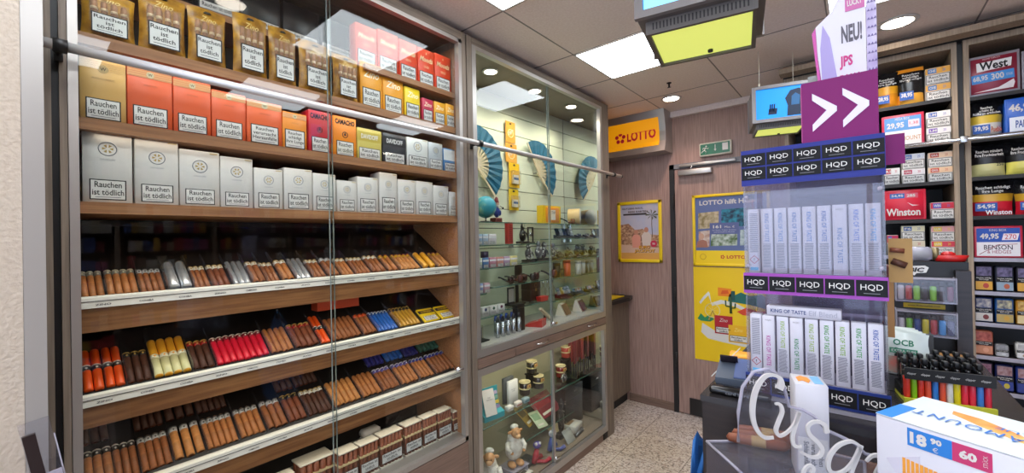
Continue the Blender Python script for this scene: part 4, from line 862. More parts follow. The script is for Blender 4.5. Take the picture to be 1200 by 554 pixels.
# ornament cluster in the middle (silver & black)
for i, (u, h, cc) in enumerate([(619, .13, ['#2a2a2a', '#5b5b5d', '#c8c8c8', '#e8e8e8']), (628, .15, ['#1c1c1c', '#77777a', '#d8d8d8', '#9a9a9a']), (637, .14, ['#222222', '#4c4c50', '#bdbdbd', '#e8e8e8']), (645, .13, ['#1c1c1c', '#66666a', '#cfcfcf', '#a0a0a0'])]):
    lumpstack('figurine', 'silver and black cast figurine, %s of the group behind the door joint' % ORD[i], 'ornament', -1.69+.02*(i % 2), ys(u, -1.69), Z3M+E3, cc, .085, h, 'silver and black figurines', 11+i, 16)
for i, (u, cc, h) in enumerate([(655, ['#2a2a26', '#3d3d40', '#8f8f86', '#77775c'], .06), (665, ['#3a3a22', '#6d6c3e', '#a3a06a', '#c9c3a8'], .09), (676, ['#30301f', '#5d5c4a', '#9c9a78', '#3c3c3c'], .11), (683, ['#2b2b30', '#4a4a50', '#8d8d98', '#60606a'], .12)]):
    if yX(u, -1.70) > 2.84: continue
    lumpstack('ashtray_ornament', 'dull bronze smoking ornament, %s from left beside the figurines' % ORD[i], 'ornament', -1.70, ys(u, -1.70), Z3M+E3, cc, .095, h, 'dull bronze ornaments', 31+i, 12)
# cans and beakers on the right middle shelf
def can(label, u, z, col, w, h, x=-1.66, top=None, group='cans on the right glass shelf'):
    y = ys(u, x); t = thing('storage_can', label, 'can', (x, y, z+E3), EAST, group)
    b = MB(); b.lathe([(w*.46, 0), (w/2, .003), (w/2, h*.82)], mat(col, .35, .2), 20); b.build('can_body', t)
    b = MB(); b.lathe([(w*.52, h*.822), (w*.52, h*.97), (w*.49, h), (.0001, h)], mat(top or col, .3, .3), 20); b.build('can_lid', t)
can('black storage can at the left of the right middle shelf', 652, Z4R, '#232124', .055, .1); can('small black can beside the tall red can', 658, Z4R, '#1c1b1d', .035, .055)
can('tall red storage can on the right glass shelf', 664, Z4R, '#c04a36', .055, .115, top='#a03a2c'); can('silver can next to the red can', 677, Z4R, '#b9bcb8', .05, .1); can('second silver can beside the cabinet mirror', 683, Z4R, '#9fa3a0', .045, .1)
lighter_rack('black lighter rack on the left of the lower right shelf', ys(653, -1.66), ys(668, -1.66), -1.66, Z5R+E3, 4, [('grey', '#8a8a90'), ('gold', '#a08a3c'), ('steel', '#8d9298')], 'left rack of the lower right shelf')
lighter_rack('black lighter rack on the right of the lower right shelf', ys(671, -1.66), ys(701, -1.66), -1.66, Z5R+E3, 7, [('steel blue', '#5c7086'), ('black', '#202024'), ('brown', '#6a4a30'), ('grey', '#8a8a90'), ('copper', '#a8673c')], 'right rack of the lower right shelf')
# middle shelf with black L stand, picture, dark box; glass skull bottles
t = thing('picture_stand', 'black display stand with a pale picture on the middle shelf', 'stand', (-1.68, ys(602, -1.68), Z5M+E3), EAST)
b = MB(); b.box((-.06, -.03, 0), (.08, .04, .008), M['black']); b.bbox((.03, 0, .0085), (.045, .02, .12), M['black'], .003); b.build('stand_base', t)
b = MB(); b.box((-.05, .012, .0085), (.015, .018, .11), M['black']); b.box((-.043, .0105, .018), (.008, .0119, .1), mat('#b9b6ac')); b.build('picture', t)
t = thing('humidor_box', 'dark brown wooden humidor box on the middle shelf', 'box', (-1.66, ys(627, -1.66), Z5M+E3), EAST)
b = MB(); b.bbox((-.055, 0, 0), (.055, .08, .075), mat('#2c1814', .3), .003); b.build('box_body', t); b = MB(); b.bbox((-.056, -.001, .0755), (.056, .081, .135), mat('#341d17', .3), .003); b.lathe([(.012, 0), (.015, 0), (.015, .001), (.012, .001)], mat('#7a5a40', .4), 16, T3(0, -.0012, .105, PI/2)); b.build('box_lid', t); b = MB(); b.bbox((-.008, -.006, .066), (.008, -.0012, .084), mat('#9c8452', .3, .8), .001); b.build('clasp', t)
for i, u in enumerate((636, 641, 646)):
    t = thing('clear_bottle', 'clear flask leaning on the middle shelf, %s from left' % ORD[i], 'bottle', (-1.70, ys(u, -1.70), Z5M+E3), EAST, 'clear flasks on the middle shelf'); b = MB(); b.lathe([(.0001, 0), (.02, 0), (.022, .06), (.008, .08), (.008, .1)], M['film'], 14); b.build('bottle_body', t); b = MB(); b.cyl(.009, .1005, .115, M['steel'], 12); b.build('cap', t)
b = MB(); y = ys(636, -1.62); b.prism([(-.035, 0), (.035, 0), (.045, .03), (-.045, .03)], -.02, .02, mat('#c9322a', .4)); o = tag(b.build('red_dish', None, (-1.63, y, Z5M+E3), EAST), 'small red dish in front of the clear flasks', 'dish')
# upper deck: lighter packs, steel torch lighters, black box, red leaflet, leather cases
t = thing('blister_tray', 'black tray of packaged lighters at the left of the cabinet floor', 'tray', (-1.60, 1.585, DECK+E3), EAST); b = MB(); b.box((-.085, -.04, 0), (.07, .05, .006), M['black']); b.box((-.085, .045, .0065), (.07, .05, .09), M['black']); b.build('tray_body', t)
for i in range(4):
    k = MB(); x = -.08+i*.037; k.bbox((x, .0, .007), (x+.032, .02, .08), M['film'], .003); k.build('blister', t); k = MB(); k.box((x+.006, .004, .012), (x+.024, .016, .068), mat(['#b83228', '#4a4c50', '#2f3033', '#6a6d70'][i], .3)); k.build('packed_lighter', t)
for r_ in range(2):
    for i in range(5):
        u = 583+i*6.3+(r_*-2); x = -1.565-r_*.045; y = ys(u, x, 380); h = .088
        t = thing('torch_lighter', 'steel torch lighter, %s from left in the %s row on the cabinet floor' % (ORD[i], ['front', 'back'][r_]), 'lighter', (x, y, DECK+E3), EAST, 'steel torch lighters'); 
        link('barrel', cached('torch', lambda: MB().lathe([(.0115, 0), (.0125, .002), (.0125, .085)], mat('#b9bcc2', .22, .85), 14), 'barrel'), t)
        link('torch_head', cached(('torchh', r_), lambda: MB().lathe([(.0105, .0852), (.0105, .10), (.008, .106), (.008, .115), (.0001, .115)], mat(['#25262a', '#23489c'][r_], .3, .3), 14), 'head'), t)
t = thing('perfume_box', 'tall matt black box standing on the cabinet floor', 'box', (-1.565, ys(611, -1.565, 380), DECK+E3), EAST); t.scale = (1.15, 1, 1.2); b = MB(); b.bbox((-.03, 0, 0), (.03, .04, .115), mat('#131214', .35), .002); b.build('box_body', t); b = MB(); b.bbox((-.031, -.001, .1155), (.031, .041, .135), mat('#1b1a1c', .3), .002); b.build('box_lid', t)
t = thing('red_leaflet_pack', 'red pack with white swoosh lying slanted on the cabinet floor', 'packet', (-1.585, ys(628, -1.585, 385), DECK+E3), EAST+R(20)); t.rotation_euler = (R(0), 0, EAST+R(20))
b = MB(); b.prism([(-.055, 0), (.055, 0), (.055, .012), (-.055, .045)], -.05, .05, mat('#c8382e', .4), 'x'); b.build('pack_body', t); b = MB(); b.T = T3(0, 0, .029, -R(17)+0, 0, 0); b.prism([(-.03, -.005), (-.01, -.02), (.03, .0), (-.005, -.01)], .0005, .0013, M['white'], 'z'); b.T = Matrix(); b.build('white_swoosh', t)
t = thing('pipe_case', 'long pale folding cigar cutter case leaning on the cabinet floor', 'case', (-1.60, ys(641, -1.6, 380), DECK+E3), EAST); b = MB(); b.prism([(-.075, .09), (-.065, .10), (.055, .012), (.045, .0)], -.012, .012, mat('#d9c9a4', .5)); b.build('case_half', t); b = MB(); b.prism([(-.002, .0), (.012, .0), (.02, .05), (.008, .05)], .014, .03, M['dark']); b.build('case_stand', t)
for i, (u, c, dx) in enumerate([(665, '#6f5646', 0), (684, '#4a3534', .0)]):
    x = -1.60+dx; y = ys(u, x, 365)
    t = thing('cigar_case', 'leather cigar case on a white wedge stand, %s from left on the cabinet floor' % ORD[i], 'case', (x, y, DECK+E3), EAST+R(12), 'leather cigar cases')
    b = MB(); b.prism([(-.005, 0), (.075, 0), (.05, .085), (.04, .085)], -.05, .05, M['ivory'], 'x'); b.build('wedge_stand', t)
    b = MB(); b.T = T3(0, -.008, .0, -R(28)); b.bbox((-.042, -.012, .006), (.048, 0, .088), mat(c, .5), .006); b.T = Matrix(); b.build('leather_case', t)
# ------------- lower half
ZL = onX(564, 504, -1.55).z
b = MB(); b.box((-1.832, 1.468, ZL-.006), (-1.55, 2.852, ZL), M['lglass']); o = build_in(b, 'glass_shelf', c2); k = MB(); k.tube([(-1.5485, 1.468, ZL-.003), (-1.5485, 2.852, ZL-.003)], .003, mat('#3f6a5c', .25), 6); k.build('polished_edge', o)
ZM = .25
b = MB(); b.box((-1.832, 2.0, ZM-.006), (-1.60, 2.56, ZM), M['lglass']); o = build_in(b, 'glass_shelf', c2); k = MB(); k.tube([(-1.5985, 2.0, ZM-.003), (-1.5985, 2.56, ZM-.003)], .003, mat('#3f6a5c', .25), 6); k.build('polished_edge', o)
def yl(u, v, x): return onX(u, v, x).y
t = thing('booklet_display', 'turquoise card display with white booklet on the lower glass shelf', 'display', (-1.62, yl(574, 470, -1.62), ZL+E3), EAST-R(8))
tq = mat('#35a3b0', .45); b = MB(); b.prism([(-.04, 0), (.05, 0), (.05, .03), (.03, .05), (.03, .16), (.024, .16), (.022, .05), (-.04, .03)], -.07, .075, tq, 'x'); b.build('display_tray', t)
b = MB(); b.T = T3(-.02, -.045, .03, -R(18), 0, -.1); b.box((-.04, 0, 0), (.035, .003, .14), M['paper']); b.text('cigar\nselection', 0, .09, .04, .02, -.0003, M['grey']); b.T = Matrix(); b.build('white_booklet', t)
b = MB()
for q, c in enumerate(('#8c7fa8', '#c9b13c', '#6f9a8a', '#b0a0bc')): b.T = T3(.035, -.012+q*.008, .045+q*.024, -R(20)); b.box((-.03, 0, 0), (.03, .004, .018), mat(c, .5))
b.T = Matrix(); b.build('colour_cards', t)
for i, (u, w, h, dz, c) in enumerate([(602, .085, .14, 0, '#ecebe6'), (601, .09, .155, .03, '#55595a')]):
    t = carton('card_box', ['white card box with fine print on the lower glass shelf', 'dark grey card box right behind the white one'][i], 'box', w, h, .02, mat(c, .5), (-1.64-dz, yl(u, 460, -1.64), ZL+E3), EAST, None, None, (lambda k, w, h: k.text('humidor\nbeads', 0, h*.6, w*.5, h*.12, -.0003, M['grey'])) if i == 0 else None)
for i, (u, c) in enumerate([(599, '#e4e2dc'), (609, '#d8d0c8'), (618, '#8fa6ac')]):
    y = yl(u, 470, -1.58); t = carton('paper_roll_pack', 'small pale rolling paper pack, %s of three on the lower glass shelf' % ORD[i], 'packet', .048, .028, .03, mat(c, .5), (-1.58, y, ZL+E3), EAST, 'small pale packs', None, band_art(['#b9b6ae', '#a86a5c', '#4a7a86'][i], None, .3, .6))
def mug(label, x, y, z, r, h, c, rim, group):
    t = thing('ceramic_jar', label, 'jar', (x, y, z), EAST, group)
    b = MB(); b.lathe([(.0001, 0), (r*.92, 0), (r, h*.1), (r*.94, h*.5), (r, h*.93), (r*.9, h*.93), (r*.86, h*.2), (.0001, h*.15)], mat(c, .25, coat=.4), 20); b.build('jar_body', t)
    b = MB(); b.lathe([(r*1.01, h*.9), (r*1.06, h*.93), (r*1.04, h), (r*.9, h), (r*.9, h*.94)], mat(rim, .3), 20); b.lathe([(r*.97, h*.42), (r*1.02, h*.45), (r*1.02, h*.5), (r*.97, h*.53)], mat(rim, .3), 20); b.build('jar_rims', t)
    b = MB(); b.T = T3(0, -r*.98, h*.7); b.prism([(-r*.5, -h*.12), (r*.5, -h*.12), (r*.4, h*.12), (-r*.4, h*.12)], -.004, .002, mat('#c9a05a', .4)); b.blob((0, -.003, 0), (r*.25, .003, h*.09), mat('#8c3a2a', .4), 1); b.T = Matrix(); b.build('jar_picture', t)
G = 'dark jars with cream rims'
for i, (u, v, dz) in enumerate([(615, 455, 0), (631, 458, 0), (623, 430, .09), (657, 432, .0), (663, 420, .1)]):
    x = -1.68 if dz == 0 else -1.73
    mug('dark painted jar with cream rim, %s of five in the lower cabinet' % ORD[i], x, yl(u, v, x), ZL+E3+dz, .036, .085, ['#2c2224', '#2a1f22', '#2d2a26', '#7a2a22', '#a83a2c'][i], '#ddcf9c', G)
    if dz:
        t = thing('display_riser', 'small black riser under the jar, %s of two' % ('left' if i == 2 else 'right'), 'riser', (x, yl(u, v, x), ZL+E3), EAST, 'black risers'); b = MB(); b.box((-.035, -.035, .0805), (.035, .035, .0885), M['black']); b.box((-.03, -.03, 0), (-.024, .03, .08), M['black']); b.box((.024, -.03, 0), (.03, .03, .08), M['black']); b.build('riser_frame', t)
t = thing('table_clock', 'small silver framed clock on the lower glass shelf', 'clock', (-1.60, yl(661, 460, -1.60), ZL+E3+.03), EAST)
b = MB(); b.lathe([(.024, -.006), (.03, -.006), (.03, .008), (.024, .008)], M['chrome'], 24, T3(0, 0, 0, PI/2)); b.build('clock_rim', t); b = MB(); b.cyl(.0238, -.004, .006, mat('#39393b', .3), 24, T3(0, 0, 0, PI/2)); b.box((-.001, -.009, 0), (.001, -.0062, .016), M['paper']); b.box((-.001, -.009, -.001), (.012, -.0062, .001), M['paper']); b.build('clock_face', t); b = MB(); b.box((-.015, -.01, -.03), (.015, .012, -.0245), M['chrome']); b.build('clock_foot', t)
for i in range(11):
    u = 668+i*2.9; x = -1.71+.02*(i % 3); y = yl(u, 420, x)
    if y > 2.83: continue
    h = .16+.012*(i % 4)
    t = thing('pipe_cleaner_packet', 'hanging dark red leather pouch, %s from left in the lower cabinet' % ORD[i], 'pouch', (x, y, ZL+.235-h), EAST, 'dark red pouches hanging in the lower cabinet')
    link('pouch_body', cached(('redp', i % 4), lambda: MB().bbox((-.018, -.006, 0), (.018, .006, h), mat(['#7c2420', '#8c2d26', '#6c1f20', '#903a2c'][i % 4], .5), .005), 'pouch_body'), t)
    link('strap_end', cached('strapend', lambda: MB().bbox((-.006, -.009, -.11), (.006, -.003, -.0005), mat('#3c3a3c', .3, .5), .002), 'strap'), t)
b = MB(); o = thing('hanging_rail', 'thin steel rail carrying the dark red pouches', 'rail', (-1.69, yl(684, 420, -1.69), ZL+.237), EAST); b.tube([(-.25, 0, .003), (2.85-yl(684, 420, -1.69), 0, .003)], .003, M['steel'], 8); b.build('rail_rod', o)
# sheep
def sheep(label, x, y, z, s, rz, standing=True):
    t = thing('sheep_figure', label, 'ornament', (x, y, z), rz); t.scale = (s, s, s); wool = noisy('wool', '#d8d2c6', '#f0ece2', (1, 1, 1), 60, .9, bump=.5) if 'wool' not in M else M['wool']; M['wool'] = wool
    o_ = mat('#d9a06a', .5)
    b = MB(); b.blob((0, 0, .095), (.052, .045, .068), wool, 3, .05); b.blob((0, .004, .145), (.036, .034, .04), wool, 3, .05, seed=4); b.build('woolly_body', t)
    b = MB(); b.blob((0, -.028, .19), (.027, .03, .03), o_, 3); b.blob((0, -.052, .18), (.017, .014, .014), mat('#e6b583', .5), 2); b.build('head', t)
    b = MB(); b.blob((0, -.01, .218), (.024, .022, .014), wool, 2, .1); b.build('wool_tuft', t)
    for q in (-1, 1):
        b = MB(); b.blob((q*.034, -.02, .195), (.015, .006, .009), o_, 2); b.build('ear', t)
        b = MB(); b.blob((q*.011, -.0565, .196), (.003, .003, .0035), M['ink'], 1); b.build('eye', t)
        b = MB(); b.blob((q*.026, -.022, .016), (.023, .032, .016), o_, 2); b.build('foot', t)
        b = MB(); b.tube([(q*.045, -.01, .135), (q*.056, -.03, .11), (q*.04, -.045, .095)], [.014, .013, .012], wool, 8); b.blob((q*.038, -.049, .092), (.010, .010, .009), o_, 1); b.build('arm', t)
sheep('white woolly sheep figure with tan head standing among the leaflets', -1.60, yl(602, 525, -1.60), DECK2+E3+.055, 1.05, EAST-R(20))
t = thing('cork_pedestal', 'low clear pedestal under the standing sheep figure', 'pedestal', (-1.60, yl(602, 525, -1.60), DECK2+E3), EAST); b = MB(); b.box((-.07, -.06, .048), (.07, .06, .054), M['acryl2']); b.box((-.065, -.055, 0), (-.06, .055, .0475), M['acryl2']); b.box((.06, -.055, 0), (.065, .055, .0475), M['acryl2']); b.build('pedestal_frame', t)
sheep('white woolly sheep figure at the bottom left corner of the cabinet', -1.58, yl(574, 545, -1.58), DECK2+E3, 1.1, EAST-R(50))
# leaflets, trays
def leaflet(label, x, y, z, w, d, col, rz, tilt=0, c2_=None, cat='leaflet', name='leaflet', th=.004):
    t = thing(name, label, cat, (x, y, z+E3), EAST+R(rz)); t.rotation_euler = (R(tilt), 0, EAST+R(rz))
    b = MB(); b.bbox((-w/2, 0, 0), (w/2, d, th), mat(col, .45), .001, 1); b.build('sheet', t)
    if c2_: b = MB(); b.box((-w*.4, d*.45, th+.0002), (w*.3, d*.85, th+.0006), mat(c2_, .45)); b.box((-w*.35, d*.12, th+.0002), (w*.2, d*.22, th+.0006), mat('#e8e2d2', .5)); b.build('printed_panel', t)
leaflet('large dark red magazine propped on the small glass shelf', -1.69, 2.42, ZM, .26, .17, '#8e2430', 4, 40, '#b03038', name='magazine', cat='magazine', th=.008)
leaflet('yellow-brown leaflet propped left of the dark red magazine', -1.70, 2.20, ZM, .10, .16, '#b0913c', 14, 42, '#6d5a2a')
leaflet('pale green leaflet in front of the dark red magazine', -1.62, 2.22, ZM, .085, .13, '#c8d4b0', -12, 30, '#8cae84')
leaflet('white stack of paper sheets at the right of the lower deck', -1.58, 2.60, DECK2, .13, .12, '#dcd8ce', 8, 0, '#9c7a58', name='paper_stack', cat='paper', th=.045)
leaflet('light grey card standing in front of the white paper stack', -1.53, 2.42, DECK2, .10, .09, '#a9ada8', 0, 55, None)
leaflet('small dark tray next to the standing sheep', -1.57, 2.03, DECK2, .12, .09, '#2c3234', 5, 0, None, name='tray', cat='tray', th=.02)
leaflet('white booklet at the front left of the lower deck', -1.515, 1.90, DECK2, .13, .055, '#e6e2d6', 3, 0, '#6d665a', name='booklet', cat='booklet', th=.012)
leaflet('folded cream cardboard behind the light grey card', -1.64, 2.46, DECK2, .12, .1, '#c9b48c', -5, 25, None, name='folded_card', cat='card')
def mouse(label, u, v, x, col, c2_):
    t = thing('toy_figure', label, 'toy', (x, yl(u, v, x), DECK2+E3), EAST-R(15))
    b = MB(); b.tube([(-.02, 0, .01), (.0, 0, .05), (.01, 0, .09)], [.014, .02, .014], mat(col, .5), 10); b.build('toy_body', t)
    b = MB(); b.tube([(-.005, 0, .02), (.05, -.03, .012), (.09, -.03, .02)], [.012, .01, .014], mat(col, .5), 8); b.tube([(0, 0, .02), (.04, .03, .012), (.07, .03, .02)], [.012, .01, .014], mat(col, .5), 8); b.build('toy_legs', t)
    b = MB(); b.blob((.012, 0, .115), (.028, .024, .022), mat(c2_, .5), 2); b.build('toy_head', t); b = MB(); b.blob((-.006, -.012, .128), (.012, .01, .012), M['white'], 1); b.blob((.02, -.018, .13), (.01, .01, .01), M['white'], 1); b.build('toy_eyes', t)
mouse('red and violet soft toy lying near the door joint', 628, 535, -1.56, '#b4283c', '#5a4a9c'); mouse('blue and white soft toy right behind the door joint', 646, 522, -1.57, '#4a5aa0', '#e0dce6')
t = thing('orange_lighter', 'orange lighter lying beside the corner sheep', 'lighter', (-1.53, yl(581, 548, -1.53), DECK2+E3+.013), EAST); b = MB(); b.bbox((-.03, -.012, -.012), (.03, .012, .012), mat('#e8801c', .35), .006); b.build('lighter_body', t); b = MB(); b.bbox((-.045, -.01, -.01), (-.0305, .01, .01), M['dark'], .003); b.build('lighter_head', t)
t = thing('black_gift_stack', 'black gift box with silver butterfly on the right of the lower cabinet', 'box', (-1.66, 2.66, DECK2+E3), EAST)
b = MB(); b.bbox((-.11, 0, 0), (.13, .12, .2), mat('#1a1718', .35), .003); b.build('box_body', t); b = MB(); b.bbox((-.112, -.002, .2005), (.132, .122, .29), mat('#211d1e', .3), .003); b.build('box_lid', t); b = MB(); b.prism([(-.02, .0), (0, .006), (.02, .0), (.016, .016), (0, .008), (-.016, .016)], -.003, -.0021, M['steel'], T=T3(.03, 0, .24)); b.build('butterfly', t)
lumpstack('figurine', 'tall dark cast figurine beside the black gift box', 'ornament', -1.63, 2.44, DECK2+E3, ['#1c1b1c', '#2e2b2c', '#6c6660', '#8d8878'], .09, .3, None, 51, 8)
t = thing('grey_torch', 'grey pocket torch lying at the right end of the lower deck', 'torch', (-1.55, 2.55, DECK2+E3+.014), EAST+R(10)); b = MB(); b.lathe([(.0001, -.06), (.011, -.06), (.011, .03), (.014, .045), (.014, .06), (.0001, .06)], mat('#6a6c70', .3, .6), 14, T3(0, 0, 0, 0, PI/2)); b.build('torch_body', t)
lumpstack('figurine', 'small yellow-green ornament high at the right end of the lower cabinet', 'ornament', -1.75, 2.76, ZL+E3, ['#8d8630', '#b7ae4a', '#d9d06a', '#6d6a30'], .09, .13, None, 61, 12)
# ================================================================ RIGHT-HAND TOBACCO SHELVES
YR = 3.12            # front of the shelving
def rack_unit(label, x0, x1, zs):
    t = thing('tobacco_shelf', label, 'shelf', ((x0+x1)/2, YR, 0)); W = (x1-x0)/2
    for s_ in (-1, 1):
        b = MB(); b.box((s_*W, 0, 0), (s_*(W-.02), .4, 2.47), M['rightoak']); b.build('side_panel', t)
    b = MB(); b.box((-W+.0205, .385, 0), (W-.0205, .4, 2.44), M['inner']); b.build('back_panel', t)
    b = MB(); b.box((-W+.0205, 0, 2.44), (W-.0205, .4, 2.47), M['rightoak']); b.build('top_panel', t)
    for z in zs:
        b = MB(); b.box((-W+.0205, .012, z-.014), (W-.0205, .384, z), mat('#211c1b', .4)); s = b.build('shelf_board', t)
        b = MB(); b.box((-W+.0205, .004, z-.016), (W-.0205, .0115, z+.003), M['acryl2'] if z < 1.5 else M['dark']); b.build('shelf_lip', s)
    return t
Z1 = [2.19, 1.965, 1.757, 1.558, 1.363, 1.18, 1.02, .86, .69, .5]; Z2 = [2.172, 1.958, 1.764, 1.566, 1.354, 1.186, 1.028, .862, .69, .5]
rack_unit('oak tobacco shelf unit left of the dark gap, behind the acrylic tower', -.35, .402, Z1)
rack_unit('oak tobacco shelf unit at the right edge with pouches and tins', .424, 1.18, Z2)
b = MB(); b.box((.403, 3.135, 0), (.4235, 3.14, 2.46), M['dark']); b.box((-.36, 3.19, 2.4705), (2.9, 3.23, HC-.002), M['dark']); struct(b.build('trim_6'))
b = MB(); b.prism([(3.0, 2.4705), (3.09, 2.4705), (3.11, 2.50), (3.0, 2.5)], -.36, 1.2, M['rightoak'], 'x'); struct(b.build('trim_7'))
t = thing('ladder_rail', 'thin grey ladder rail in front of the tobacco shelves', 'rail', (.5, YR-.05, 1.955))
b = MB(); b.tube([(-.7, 0, 0), (.8, 0, 0)], .011, M['chrome'], 12); b.build('rail_tube', t)
for x in (-.087,): b = MB(); b.bbox((x-.014, -.013, -.016), (x+.014, .045, .016), M['steel'], .003); b.build('rail_bracket', t)
def xr(u, v=200, y=YR+.03): return onY(u, v, y).x
def zr(u, v, y=YR+.03): return onY(u, v, y).z
YP = YR+.03
def pricetag(k, w, h, big, small, z0, z1, c1='#1f5fae', c2_='#c23a4a', top=None):
    k.box((-w*.42, -.0012, h*z0), (w*.12, -.0004, h*z1), mat(c1, .4)); k.box((w*.12, -.0012, h*z0), (w*.42, -.0004, h*z1), mat(c2_, .4))
    k.text(big, -w*.15, h*(z0+z1)/2, w*.48, h*(z1-z0)*.7, -.0013, M['white'], bold=.04); k.text(small, w*.27, h*(z0+z1)/2, w*.25, h*(z1-z0)*.45, -.0013, M['white'], bold=.03)
def tub(label, u0, u1, v0, v1, col, art, y=YP, rz=0, base=None):
    x0, x1 = xr(u0, v1), xr(u1, v1); z0 = base if base is not None else zr(u0, v1); h = zr(u0, v0)-zr(u0, v1); w = x1-x0
    t = thing('tobacco_tub', label, 'tub', ((x0+x1)/2, y, z0+.0008), rz, 'large tobacco tubs')
    b = MB(); b.bbox((-w/2, 0, 0), (w/2, .1, h), mat(col, .35), .022, 4); b.build('tub_body', t)
    b = MB(); b.bbox((-w/2-.002, -.008, .003), (w/2+.002, -.0005, h-.001), mat('#8f8a92' if col == '#8c2238' else col, .3), .02, 3); b.build('tub_lid', t)
    k = MB(); k.T = T3(0, -.0085, 0); k.bbox((-w*.455, -.0004, h*.07), (w*.455, .0003, h*.93), mat(col, .35), .0003, 1); art(k, w, h); k.T = Matrix(); k.build('lid_print', t)
    return t
def west(k, w, h):
    k.prism([(-w*.33, h*.6), (w*.34, h*.64), (w*.36, h*.84), (-w*.34, h*.82)], -.001, -.0004, mat('#e9e6e4')); k.text('West', 0, h*.73, w*.56, h*.2, -.0012, M['ink'], bold=.03)
    k.T = k.T @ T3(0, 0, 0, 0, -.04); k.box((-w*.42, -.0012, h*.33), (w*.42, -.0004, h*.55), mat('#3c8ad0', .4)); k.text('68,95', -w*.24, h*.44, w*.3, h*.14, -.0013, M['white'], bold=.03); k.text('300', w*.1, h*.44, w*.25, h*.15, -.0013, M['white'], bold=.03); k.text('STÜCK', w*.33, h*.44, w*.12, h*.07, -.0013, M['white'])
    k.prism([(-w*.4, h*.12), (w*.1, h*.16), (w*.4, h*.3), (w*.42, h*.22), (w*.38, h*.1)], -.001, -.0004, mat('#e4dcdc')); k.text('VOLUME TOBACCO', w*0, h*.9, w*.35, h*.04, -.0012, mat('#e9d4d4'))
tub('dark red tub lettered West with blue price band', 1135, 1195, 61, 108, '#8c2238', west, base=Z2[0])
def blue_tub(k, w, h): k.text('46,95', -w*.18, h*.72, w*.5, h*.24, -.0012, M['white'], bold=.04); k.box((-w*.42, -.001, h*.1), (w*.42, -.0004, h*.48), mat('#e6e9f0')); k.text('PALL MALL', 0, h*.29, w*.6, h*.2, -.0012, mat('#2b4a98'), bold=.02)
tub('bright blue tub beside the black pouch on the second shelf', 1178, 1240, 114, 157, '#1c58b8', blue_tub, base=Z2[1])
tub('dark red tub cut off at the right edge next to the West tub', 1198, 1258, 58, 104, '#8c2238', west, base=Z2[0])
def paramount(k, w, h):
    k.box((-w*.44, -.001, h*.5), (w*.44, -.0004, h*.92), mat('#5a94d0')); k.box((-w*.44, -.001, h*.06), (w*.44, -.0004, h*.5), mat('#ece4e0')); k.text('MEGA BOX', 0, h*.86, w*.35, h*.08, -.0012, M['white']); k.text('29,95', -w*.17, h*.66, w*.42, h*.2, -.0012, M['white'], bold=.04)
    k.box((w*.14, -.0014, h*.58), (w*.4, -.001, h*.8), mat('#eed3da')); k.text('1,38', w*.27, h*.69, w*.2, h*.1, -.0016, mat('#c22a4a')); k.text('PARAMOUNT', w*.05, h*.25, w*.75, h*.13, -.0012, mat('#c2946a'), bold=.01)
tub('red-rimmed tub with blue 29,95 price panel', 1034, 1083, 134, 171, '#c52a48', paramount, base=Z1[1])
def winston(k, w, h):
    k.box((-w*.33, -.001, h*.72), (w*.02, -.0004, h*.88), mat('#2f66b4')); k.box((w*.02, -.001, h*.72), (w*.33, -.0004, h*.88), mat('#d8546a')); k.text('54,95', -w*.15, h*.8, w*.28, h*.09, -.0012, M['white'], bold=.03); k.text('285', w*.17, h*.8, w*.2, h*.09, -.0012, M['white'], bold=.03)
    k.text('Winston', -w*.02, h*.27, w*.8, h*.24, -.0012, M['white'], bold=.03); k.prism([(w*.08, h*.58), (w*.2, h*.46), (w*.36, h*.48), (w*.2, h*.5)], -.001, -.0004, M['white'])
tub('bright red Winston tub beside the red pack', 1035, 1085, 222, 257, '#d21c38', winston, base=Z1[3])
def benson(k, w, h):
    k.box((-w*.455, -.001, h*.5), (w*.455, -.0004, h*.93), mat('#1d4fae')); k.box((-w*.455, -.001, h*.07), (w*.455, -.0004, h*.5), mat('#eae6ea')); k.text('KING BOX', 0, h*.87, w*.36, h*.07, -.0012, M['white']); k.text('49,95', -w*.18, h*.67, w*.4, h*.2, -.0012, M['white'], bold=.04)
    k.prism([(w*.08, h*.56), (w*.4, h*.56), (w*.44, h*.76), (w*.12, h*.76)], -.0014, -.001, mat('#e9dfe6')); k.text('270', w*.26, h*.66, w*.24, h*.15, -.0016, mat('#c22a4a')); k.text('BENSON', w*0, h*.34, w*.6, h*.15, -.0012, mat('#3a2a3a'), bold=.01); k.text('& HEDGES', w*.02, h*.2, w*.5, h*.1, -.0012, mat('#a03a50')); k.tube([(-w*.4, -.0012, h*.12), (0, -.0012, h*.42), (w*.4, -.0012, h*.44)], .0012, mat('#a03a50'), 4)
tub('blue and white Benson & Hedges tub with red rim', 1142, 1198, 262, 299, '#c22440', benson, base=Z2[4])
